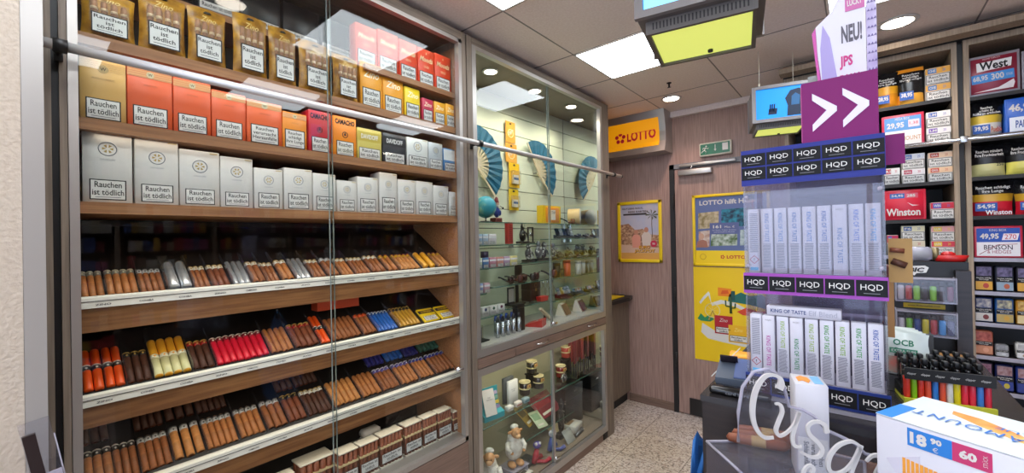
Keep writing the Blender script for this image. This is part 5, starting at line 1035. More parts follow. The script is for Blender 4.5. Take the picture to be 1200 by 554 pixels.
# black pouches with shiny tops
def bag(label, u0, u1, v0, v1, cols, base, lines, price=None, brand=None, y=YP, tilt=0, top='#17171a'):
    x0, x1 = xr(u0, v1), xr(u1, v1); w = x1-x0; h = zr(u0, v0)-zr(u0, v1)
    t = thing('tobacco_pouch', label, 'pouch', ((x0+x1)/2, y+.0, base+.0008), 0, 'large tobacco pouches')
    nx, nz = 10, 10; b = MB(); body = {}
    def P(i, j, s_):
        a = i/nx*2-1; c = j/nz; ww = w*(.5-.02*math.sin(c*PI*2)); d = .035*max(0, 1-a*a)**.5*min(1, c*3+.55)*min(1, (1-c)*3)
        return (a*ww, .036+s_*d, c*h)
    for s_ in (-1, 1):
        vs = [P(i, j, s_) for j in range(nz+1) for i in range(nx+1)]
        for j in range(nz):
            c = (j+.5)/nz; m = mat(top, .22) if c > .55 else (mat(cols[0], .3) if c > .42 else mat(cols[1], .3))
            if top != '#17171a' and .3 < c < .9: m = mat('#1b1a1c', .22)
            if top != '#17171a' and c <= .3: m = mat(cols[1], .3)
            b.add([P(i, jj, s_) for jj in (j, j+1) for i in range(nx+1)], [((i, i+1, i+nx+2, i+nx+1) if s_ < 0 else (i+nx+1, i+nx+2, i+1, i)) for i in range(nx)], m, True)
    b.build('pouch_body', t)
    k = MB(); k.text(lines, 0, h*.72, w*.8, h*.2, -.0012, M['white'], bold=.02, leading=.9); k.build('warning_text', t)
    k = MB()
    if price: k.box((-w*.42, -.0025, h*.14), (w*.1, -.0012, h*.36), mat('#2056a8')); k.text(price, -w*.16, h*.26, w*.42, h*.13, -.0027, M['white'], bold=.04)
    if brand: k.text(brand[0], w*brand[2], h*brand[3], w*brand[4], h*brand[5], -.0028, mat(brand[1]), bold=.02)
    if price or brand: k.build('front_print', t)
bag('black pouch with orange stripe at the far left of the top shelf', 1026, 1054, 84, 126, ('#e8a422', '#d98a1c'), Z1[0], 'Rauchen\nschädigt\nIhre Lunge', '28,95', None)
bag('large black pouch with orange header on the top shelf', 1052, 1084, 77, 121, ('#caa23c', '#e8a83c'), Z1[0], 'Rauchen\nschädigt\nIhre Lunge', '38,95', None, top='#e8942a')
bag('black and cream pouch priced 39,95 below the West tub', 1137, 1177, 117, 162, ('#d8b63a', '#d8d2c6'), Z2[1], 'Rauchen\nerhöht Ihr\nRisiko zu erblinden', '39,95', ('Pueblo', '#b04a2a', .28, .22, .3, .14))
bag('black pouch with pale yellow front warning of infertility', 1139, 1181, 171, 209, ('#1b1a1c', '#cfc88a'), Z2[2], 'Rauchen mindert\nIhre Fruchtbarkeit', None, ('250', '#2b2b24', .3, .36, .2, .09))
bag('second black and yellow pouch at the right edge of the third shelf', 1181, 1222, 169, 208, ('#1b1a1c', '#d8cf62'), Z2[2], 'Rauchen mindert\nIhre Fruchtbarkeit', None, ('250', '#2b2b24', .3, .36, .2, .09))
bag('black pouch with red Winston front below the yellow pouch', 1139, 1190, 211, 253, ('#c89a2a', '#c91f34'), Z2[3], 'Rauchen schädigt\nIhre Lunge', '54,95', ('Winston', '#f4eef0', .12, .1, .6, .13))
bag('black pouch with red front at the right edge of the fourth shelf', 1192, 1240, 210, 252, ('#c89a2a', '#c91f34'), Z2[3], 'Rauchen schädigt\nIhre Lunge', '54,95', ('Winston', '#f4eef0', .12, .1, .6, .13))
# cigarette boxes lying in stacks
def brick(label, u0, u1, v0, v1, c1, c2_, base, dz, brand, y=YP, group='cigarette cartons on the left tobacco shelf'):
    x0, x1 = xr(u0, v1), xr(u1, v1); w = x1-x0; h = zr(u0, v0)-zr(u0, v1)-.0015
    o = carton('cigarette_carton', label, 'box', w, h, .09, M['white'], ((x0+x1)/2, y, base+.0008+dz), 0, group, ('Rauchen\nist tödlich', .96, .56), None, wz=.02)
    k = MB(); k.box((-w*.498, -.0006, h*.62), (w*.498, -.0001, h*.98), mat(c1)); k.box((-w*.4, -.001, h*.66), (-w*.05, -.0006, h*.94), mat(c2_)); k.text(brand, -w*.22, h*.8, w*.28, h*.16, -.0012, M['white'], bold=.03); k.text('20', w*.25, h*.8, w*.12, h*.16, -.0008, mat(c2_)); k.build('front_print', o)
    return h
def pile(defs, u0, u1, vb, base, hpx, where, n=None):
    dz = 0
    for i, (c1, c2_, br, word) in enumerate(defs):
        v1 = vb; h = brick('%s cigarette carton, %s of the pile %s' % (word, ['bottom', 'top', 'uppermost'][i] if len(defs) > 1 else 'only one', where), u0, u1, v1-hpx, v1, c1, c2_, base, dz, br); dz += h+.0012
pile([('#e2a648', '#3a78b8', 'CHE', 'orange'), ('#e8a83c', '#3a78b8', 'CHE', 'amber')], 1085, 1114.5, 117, Z1[0], 19.5, 'at the right of the top shelf')
pile([('#e6e0de', '#7a5ab0', 'LM', 'white'), ('#e6e0de', '#4a6ab8', 'LM', 'white and blue')], 1086, 1115, 167, Z1[1], 18.5, 'beside the 29,95 tub')
pile([('#e8e4e2', '#c23a44', 'R1', 'white')], 1036, 1055, 216, Z1[2], 20, 'at the left of the third shelf')
pile([('#e8e2e2', '#b82a4a', 'GAUL', 'white and red'), ('#dfe4ec', '#2f62b0', 'GAUL', 'white and blue')], 1057, 1084.5, 216, Z1[2], 17.5, 'in the middle of the third shelf')
pile([('#e6c09a', '#c8483a', 'GAUL', 'peach'), ('#e8c8a8', '#b83a34', 'GAUL', 'light peach')], 1088, 1117, 213.5, Z1[2], 17.5, 'at the right of the third shelf')
pile([('#c8243c', '#4a5ab0', 'WIN', 'red')], 1091, 1119, 257, Z1[3], 20, 'right of the Winston tub')
pile([('#c01c4a', '#4a3a98', 'PALL', 'crimson')], 1040, 1053, 299, Z1[4], 24, 'at the left of the fifth shelf')
pile([('#d2c6ae', '#b82a4a', 'F6', 'crimson and white'), ('#dcd6b4', '#3a5aa0', 'F6', 'cream')], 1057, 1084.5, 300, Z1[4], 17.5, 'in the middle of the fifth shelf')
pile([('#cf3a4c', '#e0c02a', 'LUX', 'white and red'), ('#dfa0a0', '#e0c02a', 'LUX', 'red-edged white')], 1092, 1120, 300, Z1[4], 17.5, 'at the right of the fifth shelf')
# dark pouches and packets on the lower shelves of the right unit
def packet(label, u0, u1, v0, v1, base, cols, kind, group):
    x0, x1 = xr(u0, v1), xr(u1, v1); w = x1-x0-.003; h = zr(u0, v0)-zr(u0, v1)
    o = carton('tobacco_packet', label, 'packet', w, h, .05, mat(cols[0], .35), ((x0+x1)/2, YP, base+.0008), 0, group, None, None, bev=.006)
    k = MB(); rnd = random.Random(int(u0)); k.box((-w*.45, -.001, h*.06), (w*.45, -.0003, h*.38), mat(cols[1], .4)); k.box((-w*.46, -.001, h*.4), (w*.46, -.0003, h*.56), M['ink']); k.text('Rauchen schädigt\nIhre Lunge', 0, h*.48, w*.8, h*.12, -.0012, M['white'], bold=.02)
    k.box((-w*.4, -.001, h*.6), (w*.4, -.0003, h*.94), noisy('tobacco_photo', cols[2], cols[3], (1, 1, 1), 45, .4))
    k.prism([(math.cos(q*PI/6)*w*.16+w*.1, h*.22+math.sin(q*PI/6)*h*.1) for q in range(12)], -.0016, -.001, mat(cols[4], .4)); k.build('front_print', o)
packs = {5: (('yellow-based', ['#22202c', '#d8a02a', '#3c3450', '#7c6f98', '#b83a24']), ('blue-grey', ['#2c3040', '#8fa2b4', '#3c3450', '#7c6f98', '#b85a34']), ('golden', ['#22202c', '#d8a02a', '#3c3450', '#7c6f98', '#b83a24'])),
 6: (('navy and white', ['#22305c', '#cfc8c0', '#c8c0b8', '#3c4a78', '#7a2a24']), ('sky blue striped', ['#2a5a98', '#b9a05a', '#d0c8a0', '#22305c', '#d0a03a']), ('amber', ['#c88a2a', '#e0c890', '#a86a24', '#e8c870', '#7a3a1a'])),
 7: (('salmon stacked', ['#b86a54', '#cf8a64', '#8a3a34', '#c86a5a', '#e0a080']), ('small grey', ['#8f8f92', '#b9b9ba', '#6c6c70', '#a5a5a8', '#cfcfd0']), ('small white', ['#d8d6d4', '#e8e6e4', '#a8a6a4', '#c8c6c4', '#c2a48a'])),
 8: (('dark violet', ['#2a2434', '#3c3450', '#6a3a4c', '#a87a8c', '#c8b23a']), ('dark blue', ['#1c2450', '#2a3a88', '#8a5a5c', '#b89a9c', '#c8b23a']), ('blue', ['#24357c', '#2a3a88', '#8a5a5c', '#b89a9c', '#c8b23a'])),
 9: (('grey violet', ['#5a4f5c', '#6a5a54', '#a87a6c', '#c8a89c', '#b8863a']), ('blue grey', ['#34406c', '#4a3f5c', '#a87a6c', '#c8a89c', '#b8863a']), ('dim blue', ['#34406c', '#4a3f5c', '#a87a6c', '#c8a89c', '#b8863a']))}
vb = {5: (341, 343), 6: (379, 381), 7: (416, 420), 8: (455, 461), 9: (497, 503)}
for r_, ps in packs.items():
    for i, (wd, cols) in enumerate(ps):
        u0 = 1142+i*24.5; v = vb[r_][0]+(i+.5)*2
        hh = {5: 30, 6: 29, 7: (28, 14, 18)[i], 8: 31, 9: 27}[r_]; u1 = u0+ (17 if (r_ == 7 and i) else 23)
        packet('%s tobacco packet, %s from left on the %s shelf from the rail down' % (wd, ORD[i], NTH[r_-2]), u0, u1, v-hh, v, Z2[r_], cols, 0, 'tobacco packets on the lower shelves')
# the same shelving goes on round the corner, outside the picture but mirrored in the glass
def stocked(name, label, x0, x1, rz, loc):
    t = thing(name, label, 'shelf', loc, rz); b = MB()
    for z in [.3+.19*k for k in range(12)]: b.box((x0, .01, z-.014), (x1, .3, z), mat('#211c1b', .4))
    b.box((x0, .3, 0), (x1, .31, 2.44), M['inner'])
    n = int((x1-x0)/1.0)+1
    for k in range(n+1): xx = x0+(x1-x0)*k/n; b.box((xx-.02, 0, 0), (xx+.02, .31, 2.46), M['rightoak'])
    b.build('shelf_frame', t)
    rnd = random.Random(2); b = MB(); pal = ['#d8d4d0', '#c23a3c', '#3a5a9c', '#d8c8a8', '#8c2a3a', '#b84a8a', '#e0e0dc', '#6a4a3a', '#d8a83c']
    for z in [.3+.19*k for k in range(12)]:
        x = x0+.03
        while x < x1-.09:
            w = rnd.choice((.056, .06, .085)); c = rnd.choice(pal); h = rnd.uniform(.09, .15)
            if not any(abs(x+w/2-(x0+(x1-x0)*k/n)) < .07 for k in range(n+1)): b.box((x, .02, z+.001), (x+w-.004, .07, z+h), mat(c, .45))
            x += w
    o = b.build('stock', t); o['kind'] = 'stuff'
stocked('stocked_shelf', 'long stocked tobacco shelf beyond the right edge of the picture', 1.2, 2.66, 0, (0, 3.13, 0))
stocked('stocked_shelf', 'stocked tobacco shelf along the right-hand wall outside the picture', -2.9, 1.2, -EAST, (2.69, .2, 0))
# more stock on the lower shelves of the left unit, seen past the lighter rack
t = thing('tobacco_tin', 'dark red tall tin left of the lighter rack', 'tin', (.072, 1.66, 1.1873), 0)
b = MB(); b.bbox((-.022, 0, 0), (.014, .04, .212), mat('#4c1410', .35), .004); b.build('tin_body', t); b = MB(); b.box((-.018, -.002, .12), (.012, -.0005, .15), mat('#b8742a', .4)); b.build('tin_label', t)
# ================================================================ HANGING MONITORS
M['screen'] = emit('blue_screen', '#1286e0', .62); M['greenlit'] = emit('green_lit_panel', '#c4cc66', .8)
def monitor(label, x, y, z, rz, s, art):
    """x, y: front left lower corner"""
    t = thing('hanging_monitor', label, 'monitor', (x, y, z), rz, 'ceiling-hung monitor boxes'); t.scale = (s, s, s)
    cs = mat('#6e6766', .45, .1); W, D, Hh = .335, .33, .25
    b = MB(); b.prism([(0, 0), (W, 0), (W+.0, Hh), (0, Hh)], .018, D-.018, cs, 'y')
    b.prism([(.018, .018), (.018, D-.018), (.018, D-.018)], 0, .001, cs, 'z'); b.build('casing', t)
    for y0, s_ in ((0, -1), (D, 1)):
        b = MB(); fr = mat('#8a8584', .35, .3); y1 = y0-s_*.0175
        for a_, c_ in (((-.006, 0), (.018, Hh)), ((W-.018, 0), (W+.006, Hh)), ((.0182, 0), (W-.0182, .022)), ((.0182, Hh-.02), (W-.0182, Hh))): b.box((a_[0], y0, a_[1]), (c_[0], y1, c_[1]), fr)
        b.build('bezel', t)
        b = MB(); yy = y0-s_*.010; b.box((.0185, yy, .0225), (W-.0185, y1+s_*.0005, Hh-.0205), M['screen']); o = b.build('screen', t)
        if s_ < 0: k = MB(); art(k, yy-.001, W, Hh); k.build('screen_image', o)
    b = MB(); lb = mat('#5f5a57', .5)
    for a_, c_ in (((.02, .035), (.032, D-.02)), ((W-.032, .035), (W-.02, D-.02)), ((.0322, .035), (W-.0322, .047)), ((.0322, D-.032), (W-.0322, D-.02))): b.box((a_[0], a_[1], -.04), (c_[0], c_[1], -.0005), lb)
    for i in range(26): b.box((.04+i*.01, .0335, -.028), (.044+i*.01, .0349, -.008), M['dark'])
    lo = b.build('lamp_box', t)
    b = MB(); b.box((.0325, .0475, -.032), (W-.0325, D-.0325, -.028), M['greenlit']); b.build('lit_diffuser', lo)
    b = MB(); b.cyl(.008, -.04, -.0325, M['dark'], 12, T3(W*.55, D*.8, 0)); b.build('fixing_knob', lo)
    b = MB(); b.box((.03, .05, Hh+.0005), (W-.03, D-.05, Hh+.018), mat('#9a9592', .4)); b.build('top_plate', t)
    for q in ((.05, .1), (W-.06, D-.1)):
        b = MB(); b.tube([(q[0], q[1], Hh+.018), (q[0], q[1], (HC-z)/s-.001)], .0022, M['cream'], 6); b.cyl(.006, Hh+.018, Hh+.05, M['cream'], 8, T3(q[0], q[1], 0)); b.build('suspension_cable', t)
def art1(k, y, W, H): k.box((.02, y, .024), (.14, y+.0005, .06), emit('screen_light', '#7fd0f8', .9))
def art2(k, y, W, H):
    d = mat('#0c2240', .5); k.prism([(.20, .03), (.30, .03), (.30, .19), (.27, .21), (.22, .2), (.19, .15), (.205, .10)], y, y+.0005, d); k.prism([(.225, .1), (.27, .1), (.275, .16), (.25, .18), (.228, .16)], y-.0006, y-.0001, mat('#27679a', .5))
    for q in range(3): k.tube([(.1+q*.012, y, .07), (.105+q*.012, y, .12)], .004, d, 5)
    k.prism([(.09, .05), (.14, .05), (.145, .09), (.095, .09)], y, y+.0005, d)
monitor('large hanging monitor box at the top of the picture with green-lit underside', -.50, 1.196, 2.15, R(11), 1.0, art1)
monitor('smaller-looking hanging monitor showing a person on blue, behind the magenta sign', -.441, 2.643, 2.115, R(15), .80, art2)

# ================================================================ COUNTER
t = thing('sales_counter', 'black sales counter carrying the acrylic vape tower and lighters', 'counter', (0, 1.2, 0))
def bi(b, n): return build_in(b, n, t)
b = MB(); b.box((-.243, .862, 0), (.212, 1.75, 1.175), M['darkwood']); bi(b, 'body')
b = MB(); b.box((-.245, .858, 1.1755), (.214, 1.752, 1.187), mat('#2a2728', .22)); bi(b, 'counter_top')
b = MB(); b.box((-.215, .35, .0), (.30, .8575, .985), M['darkwood']); b.box((-.215, .35, .9855), (.30, .8575, 1.0), mat('#2b2220', .25)); bi(b, 'front_step')
for i, z in enumerate((1.02, 1.065, 1.11)):
    b = MB(); b.bbox((-.1, .851, z), (.2, .8575, z+.03), M['cigarwood'], .003); bi(b, 'front_slat')
# blue bag beside it
t = thing('plastic_bag', 'crumpled blue plastic bag hanging at the left end of the black counter', 'bag', (-.292, 1.02, .55))
bm = bmesh.new(); bmesh.ops.create_icosphere(bm, subdivisions=4, radius=1); rnd = random.Random(9)
from mathutils import noise
for v in bm.verts:
    q = v.co.copy(); n_ = noise.noise(q*2.3)*.35+noise.noise(q*6)*.13
    v.co = Vector((q.x*.03*(1+n_), q.y*.11*(1+n_), q.z*.27*(1+n_*.5)+.2))
b = MB(); b.bm(bm, mat('#3d7cc4', .25), False); b.build('bag_body', t)
b = MB(); b.tube([(.01, -.05, .42), (.028, -.02, .5), (.034, 0, .53)], .006, mat('#3d7cc4', .3), 6); b.tube([(.01, .05, .42), (.028, .02, .5), (.034, 0, .53)], .006, mat('#3d7cc4', .3), 6); b.build('bag_handles', t)
t = thing('counter_hook', 'small white hook on the left end of the black counter', 'hook', (-.2435, 1.02, 1.085)); b = MB(); b.blob((-.006, 0, 0), (.006, .008, .008), M['white'], 2); b.build('hook_knob', t)
CT = 1.1873
# card terminal, grey box, orange pack behind the tower's left edge
t = thing('card_terminal', 'grey blue card terminal on the left end of the black counter', 'terminal', (-.205, .975, CT), R(8))
b = MB(); b.prism([(-.05, 0), (.06, 0), (.06, .035), (-.05, .02)], -.035, .07, mat('#4a5260', .4), 'x'); b.build('terminal_body', t)
b = MB(); b.T = T3(.02, 0, .0265, R(7.8)); b.box((-.022, -.045, .0006), (.04, .05, .003), mat('#5b6a96', .25)); b.T = Matrix(); b.build('display', t)
b = MB(); b.T = T3(-.018, .03, .032, R(-50)); b.box((-.014, -.02, 0), (.02, .02, .003), mat('#2a2028', .2)); b.T = Matrix(); b.build('card_slot', t)
t = thing('pen_tray', 'rounded black pen tray at the front edge of the black counter', 'tray', (-.19, .895, CT), R(4)); b = MB(); b.bbox((-.045, -.018, 0), (.06, .016, .014), mat('#0e0e10', .15), .006, 3); b.build('tray_body', t); b = MB(); b.text('card here', .005, 0, .04, .006, -.0, M['grey'], T=T3(0, -.0185, .007)); b.build('lettering', t)
o = carton('cigarillo_pack', 'orange pack standing behind the card terminal', 'box', .07, .035, .05, mat('#efa024', .4), (-.20, 1.055, CT), R(10), None, None, zinoart(), bev=.003)
t = thing('counter_edge_line', 'thin white stick of a glass counter top beside the orange pack', 'edging', (-.225, 1.03, CT), 0); b = MB(); b.tube([(-.03, -.05, .001), (.01, .04, .05)], .0012, M['white'], 6); b.build('edging_rod', t)  # rod stands in for the white edge line of a glass counter top

# ---------------- acrylic vape tower
TX0, TX1, TY = -.171, .033, .905
t = thing('vape_tower', 'clear acrylic two-tier vape display tower with HQD bands', 'display', ((TX0+TX1)/2, TY, CT)); tw = t
def tp(b, n, lab=None):
    o = b.build(n, t); o.location = Vector((0, 0, 0))-t.location
    if lab: o['label'] = lab
    return o
D_ = .10
b = MB(); b.box((TX0, TY+.002, 1.196), (TX0+.003, TY+D_, 1.655), M['acryl']); tp(b, 'side_wall'); b = MB(); b.box((TX1-.003, TY+.002, 1.196), (TX1, TY+D_, 1.655), M['acryl']); tp(b, 'side_wall')
b = MB(); b.box((TX0+.0032, TY+D_-.004, 1.196), (TX1-.0032, TY+D_, 1.655), glass('frosted_back', '#d8d6e6', film=.25, solid='#c9c4dc')); tp(b, 'back_wall')
for z in (1.228, 1.4225): b = MB(); b.box((TX0+.0032, TY+.003, z), (TX1-.0032, TY+D_-.0045, z+.003), M['acryl2']); tp(b, 'tier_shelf')
b = MB(); b.box((TX0-.004, TY-.002, CT+.0002), (TX1+.004, TY+D_+.004, 1.1955), M['acryl2']); tp(b, 'base_plate')
for z0, z1 in ((1.4265, 1.58),): b = MB(); b.box((TX0+.0, TY-.001, z0), (TX1, TY+.0015, z1), M['acryl']); tp(b, 'front_pane')
b = MB()
for x in (TX0+.006, TX1-.006):
    for z in (1.44, 1.57): b.cyl(.0035, 0, .004, M['acryl2'], 10, T3(x, TY-.0012, z, PI/2))
tp(b, 'screws')
lb = mat('#101014', .55, 0, .25); edge = dict(h=mat('#252f82', .5, 0, .3), m=mat('#9a48a8', .5, 0, .3), b=mat('#1f3278', .5, 0, .3))
def bandrow(b, z0, z1, y):
    n = 5; W = TX1-TX0+.004
    for i in range(n):
        x0 = TX0-.002+W*i/n; b.box((x0+.001, y-.0012, z0), (x0+W/n-.001, y-.0006, z1), lb)
        b.text('HQD', x0+W/n/2, (z0+z1)/2+.001, W/n*.68, (z1-z0)*.42, y-.0013, M['paper'], bold=.0)
        b.box((x0+W/n*.25, y-.0016, z0+(z1-z0)*.16), (x0+W/n*.75, y-.0012, z0+(z1-z0)*.2), M['grey'])
b = MB(); b.box((TX0-.002, TY-.003, 1.592), (TX1+.002, TY-.0011, 1.660), edge['h']); bandrow(b, 1.603, 1.626, TY-.003); bandrow(b, 1.629, 1.652, TY-.003); tp(b, 'header_band', 'black header band with two rows of HQD lettering')
b = MB(); b.box((TX0-.002, TY-.003, 1.387), (TX1+.002, TY-.0011, 1.4255), edge['m']); bandrow(b, 1.393, 1.420, TY-.003); tp(b, 'middle_band', 'pink-edged black band with HQD lettering')
b = MB(); b.box((TX0-.002, TY-.003, 1.197), (TX1+.002, TY-.0011, 1.234), edge['b']); bandrow(b, 1.202, 1.229, TY-.003); tp(b, 'lower_band', 'blue-edged black band with HQD lettering')
b = MB(); b.box((TX0, TY+.001, 1.655), (TX1, TY+D_, 1.658), M['acryl2']); tp(b, 'top_plate')
packw = mat('#c9c7d2', .4)
def vape(label, x, z, h, tcol, y=TY+.014, lie=False, fwd=0, grp='upper', txt='KING OF TASTE', side=0):
    w = .0195
    o = tag(link('vape_pack', cached(('vp', round(h, 3)), lambda: MB().bbox((-w/2, 0, 0), (w/2, .022, h), packw, .0008, 1), 'vape_pack'), None, (x, y-fwd, z)), label, 'box', 'white vape packs in the %s tier' % grp)
    def f():
        k = MB(); k.text(txt, 0, h*.70, h*.44, w*.36, -.0003, mat(tcol, .5), bold=.01, rot=-PI/2)
        rnd = random.Random(int(h*1e4)+len(tcol))
        for i in range(20):
            zz = h*(.08+.38*i/20)
            x0_ = -w*.36+rnd.random()*w*.05; x1_ = w*.36-rnd.random()*w*.12; k.box((x0_, -.0005, zz), (x1_, -.0001, zz+h*.0085), mat('#74747f', .6))
        return k
    def g():
        k = MB(); k.text(txt, 0, h*.42, h*.5, w*.36, -.0003, mat(tcol, .5), bold=.01, rot=-PI/2); k.text('HQD', 0, h*.93, w*.5, h*.03, -.0003, M['grey']); return k
    def w_():
        k = MB()
        for i in range(26): k.box((-w*.34, -.0005, h*(.32+.024*i)), (w*.34, -.0001, h*(.33+.024*i)), mat('#74747f', .6))
        k.T = T3(0, 0, h*.2, 0, PI/4); s_ = w*.3
        for a_, c_ in (((-s_, -s_), (s_, -s_+.001)), ((-s_, s_-.001), (s_, s_)), ((-s_, -s_), (-s_+.001, s_)), ((s_-.001, -s_), (s_, s_))): k.box((a_[0], -.0006, a_[1]), (c_[0], -.0001, c_[1]), mat('#a8263c'))
        k.T = Matrix(); k.text('!', 0, h*.2, w*.08, h*.05, -.0003, M['ink'])
        k.box((-w*.34, -.0006, h*.03), (w*.34, -.0001, h*.08), mat('#63b4e0')); return k
    link('front_print', cached(('vpp', round(h, 3), tcol, side), [f, g, w_][side], 'front_print'), o)
    return o
cols = [('#8f8f9c', 2), ('#6f86b8', 0), ('#5f86c0', 0), ('#4f74b0', 0), ('#5a84c4', 0), ('#4a6cb0', 0), ('#5f7cb0', 1), ('#4a6cc0', 0), ('#58a0d8', 0)]
for i, (c, sd) in enumerate(cols):
    vape('white vape pack, %s from the left in the upper tier of the tower' % ORD[i], TX0+.014+i*.0219, 1.4258, .122, c, fwd=.008 if sd == 1 else 0, side=sd)
cols = [('#8f8f9c', 2), ('#b23c9a', 1), ('#8fae3c', 0), ('#3c8a5a', 1), ('#8fae3c', 0), ('#4a9a3a', 0), ('#7fae2c', 0), ('#3c9a4a', 0), ('#3a5aa8', 0)]
for i, (c, sd) in enumerate(cols):
    vape('white vape pack, %s from the left in the lower tier of the tower' % ORD[i], TX0+.014+i*.0219, 1.2313, .113, c, fwd=.008 if sd == 1 else 0, grp='lower', side=sd)
o = tag(MB().bbox((-.056, 0, 0), (.056, .024, .0185), packw, .001, 1).build('vape_pack', None, (-.082, TY+.012, 1.3452)), 'white vape pack lying on top of the lower tier packs', 'box')
k = MB(); k.text('KING OF TASTE', -.022, .0095, .055, .007, -.0003, mat('#3a4a7a'), bold=.02); k.text('Elf Blend', .03, .0095, .04, .009, -.0003, mat('#a9a9b8')); k.build('front_print', o)
# magenta arrow sign box on the tower
t = thing('arrow_sign', 'magenta box sign with two white arrows on top of the acrylic tower', 'sign', (-.0235, TY-.0, 1.6605))
mg = mat('#76085f', .5, 0, .3); b = MB(); b.box((-.0515, 0, 0), (.0515, .06, .106), mg); b.box((-.0525, .0005, .002), (-.0517, .0595, .104), mat('#c2558e', .4)); b.build('sign_box', t)
b = MB(); wv = mat('#ddd6ea', .45)
for x in (-.036, .006):
    b.prism([(x, .030), (x+.020, .052), (x, .073), (x, .085), (x+.034, .056), (x+.034, .048), (x, .018)], -.0012, -.0002, wv)
b.build('arrows', t); b = MB(); b.text('NEU! JPS', 0, 0, .05, .02, 0, wv, bold=.02, T=T3(-.0528, .03, .05, 0, 0, -PI/2) @ T3(rx=0)); b.build('side_lettering', t)
t = thing('price_card', 'small magenta card hanging beside the right end of the tower header', 'card', (.0475, TY+.03, 1.611)); b = MB(); b.box((-.0115, 0, 0), (.0125, .002, .05), mg); b.build('card_sheet', t)
t = thing('price_card', 'little dark magenta card with print left of the white leaflet', 'card', (-.052, TY+.04, 1.767)); b = MB(); b.box((-.016, 0, 0), (.0, .002, .022), mat('#8a8f88')); b.box((.0005, -.001, 0), (.009, .003, .027), mat('#8e1668')); b.build('card_sheet', t)
t = thing('folded_leaflet', 'white and violet folded leaflet reading NEU! JPS above the magenta sign', 'leaflet', (-.012, TY+.03, 1.767)); H_ = .16
lf = noisy('violet_print', '#cfc8dc', '#9a86b8', (1, 1, .4), 30, .4); lw = mat('#d6d2dc', .4)
b = MB(); b.prism([(-.035, 0), (.027, 0), (.027, H_), (-.003, H_), (-.02, H_*.78), (-.042, H_*.66), (-.04, H_*.35)], 0, .0015, lw); b.prism([(.0275, 0), (.041, 0), (.041, H_), (.0275, H_)], .0, .0012, lf); b.prism([(-.048, H_*.6), (-.0425, H_*.66), (-.0405, H_*.35), (-.036, .0), (-.04, 0)], .002, .004, mat('#c04a9a', .4)); b.build('leaflet_sheet', t)
b = MB(); b.prism([(-.034, 0), (-.012, 0), (-.022, H_*.5), (-.032, H_*.66), (-.036, H_*.4)], -.001, -.0002, mat('#a294c8', .4)); b.box((-.0, -.001, H_*.74), (.026, -.0002, H_*.9), mat('#c0609a', .4)); b.text('LUCKY', .013, H_*.82, .02, .01, -.0012, M['white'], bold=.03); b.text('NEU!', .008, H_*.50, .028, .032, -.0004, mat('#5a5560'), bold=.04); b.text('JPS', -.0, H_*.19, .018, .024, -.0004, mat('#c4307a'), bold=.04); b.text('DUAL', .006, H_*.02, .03, .012, -.0004, mat('#c4307a'), bold=.04)
for i in range(10):
    for j in range(3): b.prism([(.029+j*.0042, H_*(.05+i*.09)), (.031+j*.0042, H_*(.075+i*.09)), (.0325+j*.0042, H_*(.05+i*.09))], -.001, -.0002, mat('#6a5a90'))
b.build('leaflet_print', t)
# tan cigar card and clear cup at the right end of the tower
t = thing('cigar_card', 'tan cardboard card with a cigar picture behind the tower', 'card', (.052, TY+.06, CT)); b = MB(); b.box((-.014, 0, .225), (.016, .002, .30), mat('#a9803f', .5)); b.box((-.0185, .0, .13), (-.008, .0018, .2245), mat('#97692f', .5)); b.build('card_sheet', t)
b = MB(); b.tube([(-.010, -.003, .262), (.008, -.003, .254)], .0055, leaf['mad'], 8); b.tube([(-.012, -.003, .281), (.006, -.003, .279)], .004, leaf['red'], 8); b.build('cigar_picture', t)

# ---------------- grey rack with pouches, BIC stand, lighter tray
t = thing('pouch_tray', 'dark grey open tray holding white filter pouches on the counter', 'tray', (.068, 1.16, CT), R(-6))
gm = mat('#4b4b4e', .5); b = MB(); b.box((-.055, .05, 0), (.04, .056, .098), gm); b.box((-.055, -.06, 0), (.04, .0495, .03), gm); b.box((.0405, -.06, 0), (.046, .056, .034), gm); b.build('tray_body', t)
for i in range(5):
    o = tag(link('filter_pouch', None, None, (.062-.003*i, 1.108+.016*i, CT+.0315), R(-6+i)), 'white and green filter pouch, %s from the front in the grey tray' % ORD[i], 'pouch', 'white and green filter pouches'); tl = -.22
    b = MB(); w_, h_ = .07, .082; b.T = T3(0, 0, 0, tl); nx = 8; vs = []; fs = []
    for s_ in (-1, 1):
        for j in range(9):
            for q in range(nx+1):
                a_ = q/nx*2-1; c_ = j/8; vs.append((a_*w_/2*(1+.03*math.sin(j*1.7+i)), s_*.006*max(0, 1-a_*a_)**.5*min(1, (1-c_)*4, c_*5+.3)+.003*math.sin(a_*4+j+i), c_*h_))
    n_ = 9*(nx+1)
    for s_ in (0, 1):
        for j in range(8):
            for q in range(nx): f_ = (s_*n_+j*(nx+1)+q, s_*n_+j*(nx+1)+q+1, s_*n_+(j+1)*(nx+1)+q+1, s_*n_+(j+1)*(nx+1)+q); fs.append(f_)
    b.add(vs, fs, mat('#cfd8d2', .3), True); b.T = Matrix(); b.build('pouch_body', o)
    b = MB(); b.T = T3(0, -.009, 0, tl); gn = mat('#2c7a5a', .4)
    b.text('OCB', 0, h_*.78, .03, .012, 0, gn, bold=.03); b.box((-.02, -.0015, h_*.52), (.02, -.0005, h_*.64), gn); b.prism([(-.028, h_*.06), (.028, h_*.06), (.022, h_*.46), (-.024, h_*.44)], -.0012, -.0004, noisy('filter_photo', '#8e8a7c', '#c06a5c', (1, 1, 1), 60, .4)); b.text('EXTRA SLIM', 0, h_*.58, .034, .005, -.0016, M['white'])
    b.T = Matrix(); b.build('front_print', o)
